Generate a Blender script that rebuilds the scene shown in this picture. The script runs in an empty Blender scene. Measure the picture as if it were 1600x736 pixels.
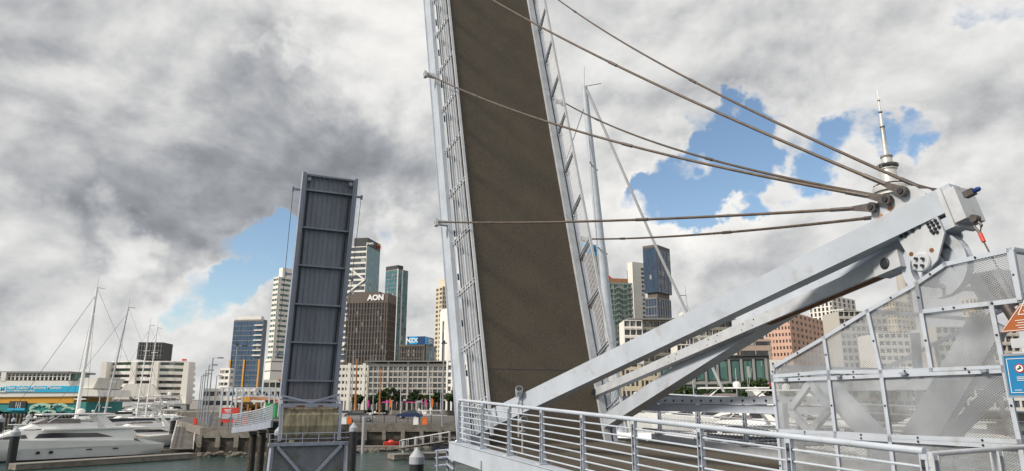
import bpy, bmesh, math, random
from mathutils import Vector, Matrix
random.seed(7)
R = math.radians
SC = bpy.context.scene
COL = SC.collection

# ------------------------------------------------------------------ camera
CZ = 5.3; PITCH = R(13.54); FPX = 1067.0
cam = bpy.data.cameras.new("camera"); camo = bpy.data.objects.new("camera", cam); COL.objects.link(camo)
cam.sensor_width = 36; cam.sensor_fit = 'HORIZONTAL'; cam.lens = 36 * FPX / 1600
cam.clip_start = 0.1; cam.clip_end = 30000
camo.location = (0, 0, CZ); camo.rotation_euler = (R(90) + PITCH, 0, 0)
SC.camera = camo
SC.view_settings.view_transform = 'Standard'; SC.view_settings.look = 'None'
SC.view_settings.exposure = 0.14; SC.view_settings.gamma = 1.0
SC.cycles.max_bounces = 6; SC.cycles.transparent_max_bounces = 8
SC.cycles.caustics_reflective = False; SC.cycles.caustics_refractive = False

def ray(x, y):
    a = (x - 800) / FPX; b = (368 - y) / FPX
    return Vector((a, math.cos(PITCH) - b * math.sin(PITCH), math.sin(PITCH) + b * math.cos(PITCH)))
def at(x, y, Y):
    r = ray(x, y); return Vector((0, 0, CZ)) + r * (Y / r.y)
def atz(x, y, z):
    r = ray(x, y); return Vector((0, 0, CZ)) + r * ((z - CZ) / r.z)

# ------------------------------------------------------------------ sun and sky
SUN_EL = R(38); SUN_AZ = R(241)          # azimuth clockwise from +Y (view direction)
sd = Vector((math.sin(SUN_AZ) * math.cos(SUN_EL), math.cos(SUN_AZ) * math.cos(SUN_EL), math.sin(SUN_EL)))
sun = bpy.data.lights.new("sun", 'SUN'); suno = bpy.data.objects.new("sun", sun); COL.objects.link(suno)
sun.energy = 3.7; sun.angle = R(11); sun.color = (1.0, 0.92, 0.80)
suno.rotation_euler = sd.to_track_quat('Z', 'Y').to_euler()

W = bpy.data.worlds.new("World"); SC.world = W; W.use_nodes = True
nt = W.node_tree; N = nt.nodes; LK = nt.links; N.clear()
def nd(t, **k):
    n = N.new(t)
    for a, v in k.items(): setattr(n, a, v)
    return n
def mth(op, a, b=None, c=None, clamp=False):
    n = N.new('ShaderNodeMath'); n.operation = op; n.use_clamp = clamp
    for i, v in enumerate((a, b, c)):
        if v is None: continue
        if isinstance(v, (int, float)): n.inputs[i].default_value = v
        else: LK.new(v, n.inputs[i])
    return n.outputs[0]
def vmth(op, a, b=None, out=0):
    n = N.new('ShaderNodeVectorMath'); n.operation = op
    for i, v in enumerate((a, b)):
        if v is None: continue
        if isinstance(v, (tuple, list, Vector)): n.inputs[i].default_value = tuple(v)
        else: LK.new(v, n.inputs[i])
    return n.outputs[out]
def sstep(v, lo, hi):
    n = N.new('ShaderNodeMapRange'); n.interpolation_type = 'SMOOTHSTEP'
    LK.new(v, n.inputs[0]); n.inputs[1].default_value = lo; n.inputs[2].default_value = hi
    return n.outputs[0]
tc = nd('ShaderNodeTexCoord'); D = tc.outputs['Generated']
sky = nd('ShaderNodeTexSky', sky_type='NISHITA'); sky.sun_disc = False
sky.sun_elevation = SUN_EL; sky.sun_rotation = SUN_AZ; sky.altitude = 0
sky.air_density = 1.0; sky.dust_density = 0.4; sky.ozone_density = 1.6
sx = nd('ShaderNodeSeparateXYZ'); LK.new(D, sx.inputs[0])
zz = mth('ADD', mth('MAXIMUM', sx.outputs[2], 0.0), 0.30)
cx = nd('ShaderNodeCombineXYZ')
LK.new(mth('DIVIDE', sx.outputs[0], zz), cx.inputs[0]); LK.new(mth('DIVIDE', sx.outputs[1], zz), cx.inputs[1])
LK.new(mth('MULTIPLY', sx.outputs[2], 2.2), cx.inputs[2])
CC = cx.outputs[0]
def noise(vec, scale, detail, rough, off=(0, 0, 0), dist=0.0):
    n = nd('ShaderNodeTexNoise'); n.inputs['Scale'].default_value = scale; n.inputs['Detail'].default_value = detail
    n.inputs['Roughness'].default_value = rough; n.inputs['Distortion'].default_value = dist
    LK.new(vmth('ADD', vec, off), n.inputs['Vector']); return n.outputs['Fac']
def blob(x, y, r, soft=1.0):
    """1 in a patch of sky round the direction seen at photo pixel x, y, fading to 0"""
    d = ray(x, y).normalized(); ang = math.atan(r / FPX)
    dot = vmth('DOT_PRODUCT', Dn, d, out=1)
    return sstep(dot, math.cos(ang * 1.5), math.cos(ang * 0.35 * soft))
# warp the lookup direction a little so that patches get ragged edges
wn = nd('ShaderNodeTexNoise'); wn.inputs['Scale'].default_value = 7; wn.inputs['Detail'].default_value = 5
wn.inputs['Roughness'].default_value = 0.6
LK.new(D, wn.inputs['Vector'])
wv = vmth('SUBTRACT', wn.outputs['Color'], (0.5, 0.5, 0.5))
ws = N.new('ShaderNodeVectorMath'); ws.operation = 'SCALE'; LK.new(wv, ws.inputs[0]); ws.inputs['Scale'].default_value = 0.24
Dn = vmth('NORMALIZE', vmth('ADD', D, ws.outputs[0]))
def total(lst):
    o = None
    for (x, y, r, k) in lst:
        b = mth('MULTIPLY', blob(x, y, r), k)
        o = b if o is None else mth('ADD', o, b)
    return o
holes = total([(1225, 235, 75, .22), (1330, 225, 55, .16), (1160, 265, 50, .18), (1085, 285, 55, .25), (1040, 330, 42, .24), (1075, 195, 42, .24), (1130, 200, 40, .14), (1420, 235, 40, .10),
               (400, 405, 50, .24), (335, 455, 46, .22), (240, 478, 34, .15), (520, 385, 36, .20), (440, 385, 34, .14), (610, 358, 30, .20),
               (465, 60, 26, .20), (408, 75, 16, .16), (1440, 225, 34, .14), (1550, 15, 30, .1), (1500, 270, 36, .12), (1560, 300, 30, .12), (945, 300, 30, .10)])
DZ = vmth('MULTIPLY', D, (1.0, 1.0, 1.45))
n1 = mth('ADD', mth('MULTIPLY', noise(CC, 1.3, 4, 0.5, (3.1, 1.7, 0.4), 0.2), 0.5), mth('MULTIPLY', noise(DZ, 6.5, 9, 0.60, (2.7, 0.3, 1.9), 0.15), 0.5))
cov = mth('SUBTRACT', mth('ADD', n1, 0.13), holes)
alpha = sstep(cov, 0.37, 0.48)
# brightness of the cloud: puffs lit from the sun side, grey bases
n2 = noise(DZ, 4.6, 9, 0.55, (5.3, 2.2, 5.0), 0.2)
n2b = noise(vmth('ADD', DZ, (-0.012, -0.008, 0.030)), 4.6, 9, 0.55, (5.3, 2.2, 5.0), 0.2)
rel = mth('MULTIPLY', mth('SUBTRACT', n2, n2b), 1.7)
n3 = noise(CC, 0.9, 3, 0.5, (1.0, 7.0, 2.0))
dark = total([(230, 380, 220, .30), (470, 310, 170, .28), (620, 290, 130, .28), (60, 420, 150, .22), (60, 80, 160, .16), (450, 180, 130, .14), (120, 200, 150, .12),
              (1060, 180, 90, .16), (1180, 90, 120, .14), (1480, 190, 120, .14), (1090, 430, 110, .16), (1330, 420, 100, .10),
              (350, 90, 90, .10), (120, 560, 90, .08), (1560, 380, 80, .12)])
lite = total([(230, 130, 90, .20), (30, 270, 70, .28), (25, 370, 50, .22), (200, 360, 45, .42), (1120, 330, 70, .25), (1000, 330, 60, .26),
              (650, 400, 80, .32), (340, 500, 80, .30), (180, 520, 90, .20), (60, 500, 80, .16), (1560, 320, 70, .16), (560, 60, 90, .20), (1040, 400, 60, .16),
              (1390, 60, 120, .05), (700, 130, 120, .12), (120, 530, 80, .10), (1330, 330, 50, .16)])
br = mth('ADD', mth('ADD', mth('MULTIPLY', mth('SUBTRACT', n3, 0.5), 0.25), 0.66), mth('MULTIPLY', mth('SUBTRACT', n2, 0.5), 0.10))
br = mth('ADD', br, rel)
br = mth('ADD', mth('SUBTRACT', br, mth('MULTIPLY', dark, 0.66)), mth('MULTIPLY', lite, 0.9))
# thin cloud near the edges is bright
edge = mth('MULTIPLY', mth('SUBTRACT', 1.0, sstep(cov, 0.42, 0.60)), 0.14)
br = mth('ADD', br, edge)
# soft shoulder at both ends so that no patch goes flat
br = mth('ADD', mth('MULTIPLY', mth('TANH', mth('MULTIPLY', mth('SUBTRACT', br, 0.54), 2.1)), 0.41), 0.56)
ramp = nd('ShaderNodeValToRGB'); LK.new(br, ramp.inputs[0])
cr = ramp.color_ramp; cr.interpolation = 'LINEAR'
cr.elements[0].position = 0.0; cr.elements[0].color = (0.0, 0.0, 0.0, 1)
cr.elements[1].position = 1.0; cr.elements[1].color = (1.0, 0.985, 0.95, 1)
e = cr.elements.new(0.35); e.color = (0.330, 0.345, 0.372, 1)
e = cr.elements.new(0.65); e.color = (0.65, 0.65, 0.645, 1)
sc10 = N.new('ShaderNodeVectorMath'); sc10.operation = 'SCALE'; LK.new(ramp.outputs[0], sc10.inputs[0]); sc10.inputs['Scale'].default_value = 9.6
mix = nd('ShaderNodeMix', data_type='RGBA'); LK.new(alpha, mix.inputs[0])
sks = N.new('ShaderNodeVectorMath'); sks.operation = 'MULTIPLY'; LK.new(sky.outputs[0], sks.inputs[0]); sks.inputs[1].default_value = (1.35, 1.35, 1.3)
LK.new(sks.outputs[0], mix.inputs[6]); LK.new(sc10.outputs[0], mix.inputs[7])
bg = nd('ShaderNodeBackground'); bg.inputs[1].default_value = 0.10
LK.new(mix.outputs[2], bg.inputs[0])
wo = nd('ShaderNodeOutputWorld'); LK.new(bg.outputs[0], wo.inputs[0])

# ------------------------------------------------------------------ materials
MATS = {}
def mat(name, col, rough=0.6, metal=0.0, var=0.12, scale=3.0, bump=0.0, bscale=40.0, col2=None, spec=0.5, stretch=(1, 1, 1), lo=0.35, hi=0.65, dirt=None, detail=6):
    if name in MATS: return MATS[name]
    m = bpy.data.materials.new(name); m.use_nodes = True; t = m.node_tree; b = t.nodes['Principled BSDF']
    b.inputs['Roughness'].default_value = rough; b.inputs['Metallic'].default_value = metal
    b.inputs['Specular IOR Level'].default_value = spec
    tc = t.nodes.new('ShaderNodeTexCoord'); mp = t.nodes.new('ShaderNodeMapping'); mp.inputs['Scale'].default_value = stretch
    t.links.new(tc.outputs['Object'], mp.inputs[0])
    n = t.nodes.new('ShaderNodeTexNoise'); n.inputs['Scale'].default_value = scale; n.inputs['Detail'].default_value = detail
    n.inputs['Roughness'].default_value = 0.62
    t.links.new(mp.outputs[0], n.inputs['Vector'])
    r = t.nodes.new('ShaderNodeMapRange'); r.inputs[1].default_value = lo; r.inputs[2].default_value = hi
    t.links.new(n.outputs[0], r.inputs[0])
    mx = t.nodes.new('ShaderNodeMix'); mx.data_type = 'RGBA'
    c2 = col2 if col2 else tuple(max(0, c * (1 - var)) for c in col)
    c1 = col if col2 else tuple(min(1, c * (1 + var * 0.5)) for c in col)
    mx.inputs[6].default_value = (*c1, 1); mx.inputs[7].default_value = (*c2, 1)
    t.links.new(r.outputs[0], mx.inputs[0])
    out = mx.outputs[2]
    if dirt:
        dcol, dscale, dlo, dhi = dirt
        n2 = t.nodes.new('ShaderNodeTexNoise'); n2.inputs['Scale'].default_value = dscale; n2.inputs['Detail'].default_value = 7
        n2.inputs['Roughness'].default_value = 0.7
        t.links.new(mp.outputs[0], n2.inputs['Vector'])
        r2 = t.nodes.new('ShaderNodeMapRange'); r2.inputs[1].default_value = dlo; r2.inputs[2].default_value = dhi
        t.links.new(n2.outputs[0], r2.inputs[0])
        m2 = t.nodes.new('ShaderNodeMix'); m2.data_type = 'RGBA'; m2.inputs[7].default_value = (*dcol, 1)
        t.links.new(r2.outputs[0], m2.inputs[0]); t.links.new(out, m2.inputs[6]); out = m2.outputs[2]
    t.links.new(out, b.inputs['Base Color'])
    if bump:
        bn = t.nodes.new('ShaderNodeTexNoise'); bn.inputs['Scale'].default_value = bscale; bn.inputs['Detail'].default_value = 4
        t.links.new(tc.outputs['Object'], bn.inputs['Vector'])
        bp = t.nodes.new('ShaderNodeBump'); bp.inputs['Strength'].default_value = bump; bp.inputs['Distance'].default_value = 0.02
        t.links.new(bn.outputs[0], bp.inputs['Height']); t.links.new(bp.outputs[0], b.inputs['Normal'])
    MATS[name] = m
    return m
def glass(name, col, col2, cell=(1.6, 1.6, 3.2), rough=0.08, spec=0.8, pale=0.12):
    """opaque reflective window glass; each pane its own tint, some with pale blinds"""
    if name in MATS: return MATS[name]
    m = bpy.data.materials.new(name); m.use_nodes = True; t = m.node_tree; b = t.nodes['Principled BSDF']
    b.inputs['Roughness'].default_value = rough; b.inputs['Specular IOR Level'].default_value = spec
    tc = t.nodes.new('ShaderNodeTexCoord')
    dv = t.nodes.new('ShaderNodeVectorMath'); dv.operation = 'DIVIDE'; dv.inputs[1].default_value = cell
    t.links.new(tc.outputs['Object'], dv.inputs[0])
    fl = t.nodes.new('ShaderNodeVectorMath'); fl.operation = 'FLOOR'; t.links.new(dv.outputs[0], fl.inputs[0])
    wn = t.nodes.new('ShaderNodeTexWhiteNoise'); t.links.new(fl.outputs[0], wn.inputs['Vector'])
    mx = t.nodes.new('ShaderNodeMix'); mx.data_type = 'RGBA'
    mx.inputs[6].default_value = (*col, 1); mx.inputs[7].default_value = (*col2, 1)
    t.links.new(wn.outputs['Value'], mx.inputs[0])
    gt = t.nodes.new('ShaderNodeMath'); gt.operation = 'GREATER_THAN'; gt.inputs[1].default_value = 1 - pale
    wn2 = t.nodes.new('ShaderNodeTexWhiteNoise'); ad = t.nodes.new('ShaderNodeVectorMath'); ad.operation = 'ADD'
    ad.inputs[1].default_value = (17.3, 4.1, 9.7); t.links.new(fl.outputs[0], ad.inputs[0]); t.links.new(ad.outputs[0], wn2.inputs['Vector'])
    t.links.new(wn2.outputs['Value'], gt.inputs[0])
    m2 = t.nodes.new('ShaderNodeMix'); m2.data_type = 'RGBA'; m2.inputs[7].default_value = (0.33, 0.33, 0.31, 1)
    t.links.new(gt.outputs[0], m2.inputs[0]); t.links.new(mx.outputs[2], m2.inputs[6])
    t.links.new(m2.outputs[2], b.inputs['Base Color'])
    # every pane sits at a slightly different angle
    nm = t.nodes.new('ShaderNodeNewGeometry')
    sb = t.nodes.new('ShaderNodeVectorMath'); sb.operation = 'SUBTRACT'; sb.inputs[1].default_value = (.5, .5, .5)
    t.links.new(wn.outputs['Color'], sb.inputs[0])
    scn = t.nodes.new('ShaderNodeVectorMath'); scn.operation = 'SCALE'; scn.inputs['Scale'].default_value = 0.05
    t.links.new(sb.outputs[0], scn.inputs[0])
    a2 = t.nodes.new('ShaderNodeVectorMath'); a2.operation = 'ADD'
    t.links.new(nm.outputs['Normal'], a2.inputs[0]); t.links.new(scn.outputs[0], a2.inputs[1])
    nz = t.nodes.new('ShaderNodeVectorMath'); nz.operation = 'NORMALIZE'; t.links.new(a2.outputs[0], nz.inputs[0])
    t.links.new(nz.outputs[0], b.inputs['Normal'])
    MATS[name] = m
    return m

RUST = (0.20, 0.075, 0.022)
M_STEEL = mat('white_steel', (0.475, 0.515, 0.585), 0.42, 0, 0.10, 1.6, dirt=((0.30, 0.29, 0.265), 2.3, 0.56, 0.80), bump=0.05, bscale=25)
M_STEEL2 = mat('white_steel_aged', (0.50, 0.52, 0.555), 0.5, 0, 0.14, 3.0, dirt=((0.30, 0.22, 0.14), 4.0, 0.62, 0.78))
M_BOLT = mat('dark_bolt', (0.05, 0.055, 0.065), 0.45, 0.6, 0.2, 9)
M_RUST = mat('rust', RUST, 0.85, 0, 0.35, 12)
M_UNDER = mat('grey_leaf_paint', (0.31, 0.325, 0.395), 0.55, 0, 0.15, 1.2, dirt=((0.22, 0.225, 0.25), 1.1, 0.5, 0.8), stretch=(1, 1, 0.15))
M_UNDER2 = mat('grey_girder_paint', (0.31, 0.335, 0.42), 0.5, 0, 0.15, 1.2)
M_DECK = mat('brown_grit', (0.132, 0.113, 0.090), 0.95, 0, 0.3, 34, col2=(0.070, 0.060, 0.049), lo=0.38, hi=0.62, dirt=((0.135, 0.112, 0.086), 0.9, 0.45, 0.90), bump=0.7, bscale=90, spec=0.2, detail=8)
M_CABLE = mat('weathered_cable', (0.115, 0.088, 0.07), 0.6, 0.3, 0.3, 6, dirt=((0.20, 0.19, 0.18), 3, .62, .78))
M_SOCK = mat('dark_socket', (0.10, 0.085, 0.08), 0.5, 0.4, 0.3, 10)
M_CONC = mat('quay_concrete', (0.22, 0.20, 0.175), 0.9, 0, 0.3, 1.5, dirt=((0.12, 0.10, 0.08), 0.8, 0.5, 0.75), bump=0.3, bscale=4)
M_CONCLOW = mat('tidal_concrete', (0.15, 0.125, 0.10), 0.9, 0, 0.3, 2.5, dirt=((0.04, 0.035, 0.03), 1.6, 0.42, 0.62), bump=0.9, bscale=5)
M_MUSSEL = mat('shell_growth', (0.045, 0.038, 0.032), 0.85, 0, 0.4, 9, dirt=((0.20, 0.17, 0.14), 7, 0.58, 0.68), bump=1.0, bscale=12)
M_WEIGHT = mat('stained_counterweight', (0.33, 0.29, 0.20), 0.9, 0, 0.35, 5, dirt=((0.075, 0.06, 0.045), 3.2, 0.45, 0.72), stretch=(1, 1, 0.12))
M_PILE = mat('black_pile', (0.018, 0.019, 0.023), 0.55, 0, 0.3, 3)
M_CAP = mat('pile_cap', (0.37, 0.39, 0.43), 0.5, 0, 0.12, 6)
M_PAVE = mat('asphalt', (0.10, 0.09, 0.085), 0.9, 0, 0.2, 3, dirt=((0.15, 0.14, 0.13), 0.3, 0.5, 0.7))
M_PROM = mat('promenade', (0.24, 0.22, 0.20), 0.9, 0, 0.2, 1)
M_WHITE = mat('gelcoat', (0.83, 0.83, 0.82), 0.25, 0, 0.05, 0.6)
M_WHITE2 = mat('white_canvas', (0.66, 0.66, 0.65), 0.6, 0, 0.08, 2)
M_DKWIN = mat('dark_boat_window', (0.02, 0.022, 0.026), 0.08, 0, 0.3, 2, spec=0.9)
M_NAVY = mat('navy_hull', (0.015, 0.03, 0.10), 0.2, 0, 0.2, 1)
M_BLACKHULL = mat('dark_hull', (0.02, 0.022, 0.03), 0.25, 0, 0.2, 1)
M_TEAK = mat('teak', (0.26, 0.17, 0.10), 0.8, 0, 0.2, 4)
M_TIMBER = mat('dock_timber', (0.20, 0.185, 0.165), 0.9, 0, 0.25, 2, stretch=(1, 6, 1))
M_ALU = mat('mast_aluminium', (0.55, 0.56, 0.58), 0.35, 0.2, 0.08, 1)
M_WOODMAST = mat('varnished_spar', (0.50, 0.20, 0.05), 0.35, 0, 0.2, 2)
M_CANVASBL = mat('dark_sail_cover', (0.03, 0.035, 0.05), 0.8, 0, 0.2, 3)
M_TEAL = mat('teal_canvas', (0.03, 0.25, 0.25), 0.7, 0, 0.2, 3)
M_RED = mat('red_paint', (0.60, 0.05, 0.03), 0.5, 0, 0.15, 3)
M_ORANGE = mat('orange_plastic', (0.75, 0.17, 0.03), 0.5, 0, 0.15, 3)
M_GREEN = mat('green_panel', (0.03, 0.35, 0.10), 0.5, 0, 0.15, 3)
M_GALV = mat('galvanised_pole', (0.30, 0.33, 0.38), 0.5, 0.3, 0.12, 3)
M_MESH = mat('mesh_steel', (0.39, 0.41, 0.44), 0.55, 0, 0.2, 1.5, dirt=((0.22, 0.21, 0.20), 1.2, 0.5, 0.7))
M_TRUNK = mat('bark', (0.11, 0.085, 0.065), 0.9, 0, 0.3, 6)
M_ROCK = mat('shore_rock', (0.13, 0.115, 0.10), 0.95, 0, 0.35, 4, bump=0.6, bscale=6)
def leafmat(name, c, c2):
    return mat(name, c, 0.7, 0, 0.3, 0.9, col2=c2, spec=0.25, lo=0.40, hi=0.60)
M_LEAF = leafmat('dark_leaves', (0.06, 0.095, 0.03), (0.028, 0.052, 0.018))
M_LEAF2 = leafmat('mid_leaves', (0.075, 0.10, 0.028), (0.035, 0.058, 0.018))
M_LEAF3 = leafmat('golden_leaves', (0.26, 0.16, 0.045), (0.15, 0.10, 0.03))
M_BWHITE = mat('pale_render', (0.74, 0.72, 0.68), 0.8, 0, 0.08, 0.05)
M_BCREAM = mat('cream_render', (0.62, 0.54, 0.40), 0.8, 0, 0.08, 0.05)
M_BPINK = mat('pink_stone', (0.56, 0.36, 0.28), 0.8, 0, 0.10, 0.08)
M_BBROWN = mat('brown_stone', (0.12, 0.098, 0.085), 0.7, 0, 0.12, 0.08)
M_BGREY = mat('grey_panel', (0.20, 0.20, 0.195), 0.6, 0, 0.10, 0.1)
M_BDARK = mat('dark_panel', (0.035, 0.037, 0.042), 0.5, 0, 0.2, 0.2)
M_YELL = mat('yellow_panel', (0.65, 0.33, 0.04), 0.5, 0, 0.1, 0.2)
M_OCHRE = mat('terracotta_roof', (0.36, 0.17, 0.09), 0.8, 0, 0.2, 1)
M_SILVER = mat('tower_silver', (0.58, 0.58, 0.57), 0.38, 0.35, 0.06, 0.1)
G_BLUE = glass('blue_glass', (0.02, 0.055, 0.12), (0.045, 0.11, 0.20), pale=0.04, rough=.06)
G_BLUED = glass('dark_blue_glass', (0.015, 0.035, 0.075), (0.03, 0.07, 0.13), pale=0.02, rough=.06)
G_DARK = glass('dark_glass', (0.012, 0.014, 0.017), (0.05, 0.05, 0.05), pale=0.06)
G_GREEN = glass('green_glass', (0.02, 0.075, 0.065), (0.07, 0.16, 0.14), pale=0.10)
G_GREY = glass('grey_glass', (0.035, 0.045, 0.055), (0.10, 0.12, 0.13), pale=0.10)
G_TEAL = glass('teal_glass', (0.02, 0.10, 0.13), (0.05, 0.20, 0.24), pale=0.03)
G_APT = glass('apartment_glass', (0.02, 0.022, 0.025), (0.10, 0.10, 0.10), cell=(1.3, 1.3, 3), pale=0.16)

# ------------------------------------------------------------------ mesh helpers
class MB:
    def __init__(s): s.v = []; s.f = []
    def add(s, vs, fs):
        o = len(s.v); s.v += [Vector(p) for p in vs]; s.f += [tuple(i + o for i in f) for f in fs]; return s
    def box(s, c, d, rz=0.0, M=None):
        x, y, z = d[0] / 2, d[1] / 2, d[2] / 2
        vs = [Vector((i * x, j * y, k * z)) for i in (-1, 1) for j in (-1, 1) for k in (-1, 1)]
        rot = M if M else Matrix.Rotation(rz, 3, 'Z')
        vs = [rot @ p + Vector(c) for p in vs]
        return s.add(vs, [(0, 1, 3, 2), (4, 6, 7, 5), (0, 4, 5, 1), (2, 3, 7, 6), (0, 2, 6, 4), (1, 5, 7, 3)])
    def bar(s, p, q, w, h, up=(0, 0, 1), w2=None, h2=None):
        """rectangular bar p->q, w across, h along 'up'"""
        p, q, up = Vector(p), Vector(q), Vector(up); d = (q - p).normalized()
        a = d.cross(up)
        if a.length < 1e-6: a = d.cross(Vector((1, 0, 0)))
        a.normalize(); b = a.cross(d).normalized(); w2 = w2 or w; h2 = h2 or h
        vs = [p + a * i * w / 2 + b * j * h / 2 for i, j in ((-1, -1), (1, -1), (1, 1), (-1, 1))] + \
             [q + a * i * w2 / 2 + b * j * h2 / 2 for i, j in ((-1, -1), (1, -1), (1, 1), (-1, 1))]
        return s.add(vs, [(3, 2, 1, 0), (4, 5, 6, 7), (0, 1, 5, 4), (1, 2, 6, 5), (2, 3, 7, 6), (3, 0, 4, 7)])
    def tube(s, pts, r, n=8, r2=None, caps=True):
        pts = [Vector(p) for p in pts]; m = len(pts); rings = []
        for i, p in enumerate(pts):
            d = (pts[min(i + 1, m - 1)] - pts[max(i - 1, 0)]).normalized()
            a = d.cross(Vector((0, 0, 1)))
            if a.length < 1e-4: a = Vector((1, 0, 0))
            a.normalize(); b = d.cross(a).normalized()
            rr = r if r2 is None else r + (r2 - r) * i / (m - 1)
            rings.append([p + a * math.cos(2 * math.pi * k / n) * rr + b * math.sin(2 * math.pi * k / n) * rr for k in range(n)])
        vs = [v for rg in rings for v in rg]; fs = []
        for i in range(m - 1):
            for k in range(n):
                fs.append((i * n + k, i * n + (k + 1) % n, (i + 1) * n + (k + 1) % n, (i + 1) * n + k))
        if caps: fs += [tuple(range(n))[::-1], tuple((m - 1) * n + k for k in range(n))]
        return s.add(vs, fs)
    def lathe(s, prof, c=(0, 0, 0), n=24, axis=None):
        """prof: list of (radius, height)"""
        c = Vector(c); Rm = Vector(axis).normalized().to_track_quat('Z', 'Y').to_matrix() if axis is not None else Matrix.Identity(3)
        vs = []; fs = []
        for r, z in prof:
            for k in range(n): vs.append(Rm @ Vector((r * math.cos(2 * math.pi * k / n), r * math.sin(2 * math.pi * k / n), z)) + c)
        for i in range(len(prof) - 1):
            for k in range(n): fs.append((i * n + k, i * n + (k + 1) % n, (i + 1) * n + (k + 1) % n, (i + 1) * n + k))
        fs += [tuple(range(n))[::-1], tuple((len(prof) - 1) * n + k for k in range(n))]
        return s.add(vs, fs)
    def prism(s, poly, z0, z1):
        """poly: CCW footprint"""
        n = len(poly)
        vs = [Vector((p[0], p[1], z0)) for p in poly] + [Vector((p[0], p[1], z1)) for p in poly]
        return s.add(vs, [tuple(range(n))[::-1], tuple(range(n, 2 * n))] + [(i, (i + 1) % n, n + (i + 1) % n, n + i) for i in range(n)])
    def plate(s, pts, nrm, th):
        """planar polygon extruded by th along nrm"""
        n = len(pts); k = Vector(nrm).normalized() * th
        vs = [Vector(p) for p in pts] + [Vector(p) + k for p in pts]
        return s.add(vs, [tuple(range(n))[::-1], tuple(range(n, 2 * n))] + [(i, (i + 1) % n, n + (i + 1) % n, n + i) for i in range(n)])

ROOTM = {}
def tagp(o, label, cat, group=None, kind=None):
    if label: o['label'] = label
    if cat: o['category'] = cat
    if group: o['group'] = group
    if kind: o['kind'] = kind
    return o
def thing(name, label, cat, loc=(0, 0, 0), rz=0.0, group=None):
    o = bpy.data.objects.new(name, None); COL.objects.link(o)
    o.location = loc; o.rotation_euler = (0, 0, rz); o.empty_display_size = 0.3
    tagp(o, label, cat, group)
    ROOTM[o] = Matrix.Translation(Vector(loc)) @ Matrix.Rotation(rz, 4, 'Z')
    return o
def build(name, mb, m, parent=None, frame=None, smooth=False, label=None):
    """frame: Matrix that takes mb's coordinates to the world; None = already local to the parent's thing"""
    vs = mb.v
    if frame is not None:
        X = frame
        if parent is not None: X = ROOTM[parent].inverted() @ frame
        vs = [X @ v for v in vs]
    me = bpy.data.meshes.new(name); me.from_pydata([tuple(v) for v in vs], [], mb.f); me.update()
    bm = bmesh.new(); bm.from_mesh(me); bmesh.ops.recalc_face_normals(bm, faces=bm.faces); bm.to_mesh(me); bm.free()
    if smooth:
        for p in me.polygons: p.use_smooth = True
        me.set_sharp_from_angle(angle=R(40))
    me.materials.append(m)
    o = bpy.data.objects.new(name, me); COL.objects.link(o)
    if parent is not None: o.parent = parent; ROOTM[o] = ROOTM[parent]
    if label: o['label'] = label
    return o
def struct(name, mb, m, label=None, smooth=False):
    o = build(name, mb, m, smooth=smooth); o['kind'] = 'structure'
    if label: o['label'] = label
    return o
KIDS = {}
def copy_tree(o, parent=None):
    c = o.copy(); COL.objects.link(c)
    if parent is not None: c.parent = parent
    for ch in o.children: copy_tree(ch, c)
    return c
def place(o, loc, rz=0.0, label=None, scale=None, group=None):
    c = copy_tree(o); c.location = loc; c.rotation_euler = (0, 0, rz)
    if label: c['label'] = label
    if scale: c.scale = (scale,) * 3
    if group: c['group'] = group
    return c
WORLD = Matrix.Identity(4)
def text(name, s, size, M, m, parent, depth=0.02, frame=WORLD, bold=0.0):
    """lettering; M places the text plane (x right, y up, z towards the reader)"""
    cu = bpy.data.curves.new(name, 'FONT'); cu.body = s; cu.size = size; cu.extrude = depth; cu.offset = bold
    cu.align_x = 'CENTER'; cu.align_y = 'CENTER'; cu.resolution_u = 3
    to = bpy.data.objects.new(name + '_tmp', cu); COL.objects.link(to)
    dg = bpy.context.evaluated_depsgraph_get(); me = bpy.data.meshes.new_from_object(to.evaluated_get(dg))
    bpy.data.objects.remove(to)
    X = ROOTM[parent].inverted() @ frame @ M
    me.transform(X); me.materials.clear(); me.materials.append(m)
    o = bpy.data.objects.new(name, me); COL.objects.link(o); o.parent = parent; ROOTM[o] = ROOTM[parent]
    return o
def plane_matrix(origin, xdir, ydir=(0, 0, 1)):
    x = Vector(xdir).normalized(); y = Vector(ydir).normalized(); z = x.cross(y).normalized(); y = z.cross(x)
    M = Matrix((x, y, z)).transposed().to_4x4(); M.translation = Vector(origin); return M
def clip_line(poly, a, b):
    """clip the infinite 2D line through a, b to a convex CCW polygon"""
    d = (b[0] - a[0], b[1] - a[1]); t0, t1 = -1e9, 1e9; n = len(poly)
    for i in range(n):
        p, q = poly[i], poly[(i + 1) % n]; e = (q[0] - p[0], q[1] - p[1]); nx, ny = -e[1], e[0]
        num = nx * (a[0] - p[0]) + ny * (a[1] - p[1]); den = nx * d[0] + ny * d[1]
        if abs(den) < 1e-9:
            if num < 0: return None
            continue
        t = -num / den
        if den > 0: t0 = max(t0, t)
        else: t1 = min(t1, t)
    if t1 <= t0 + 1e-4: return None
    return ((a[0] + d[0] * t0, a[1] + d[1] * t0), (a[0] + d[0] * t1, a[1] + d[1] * t1))
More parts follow.
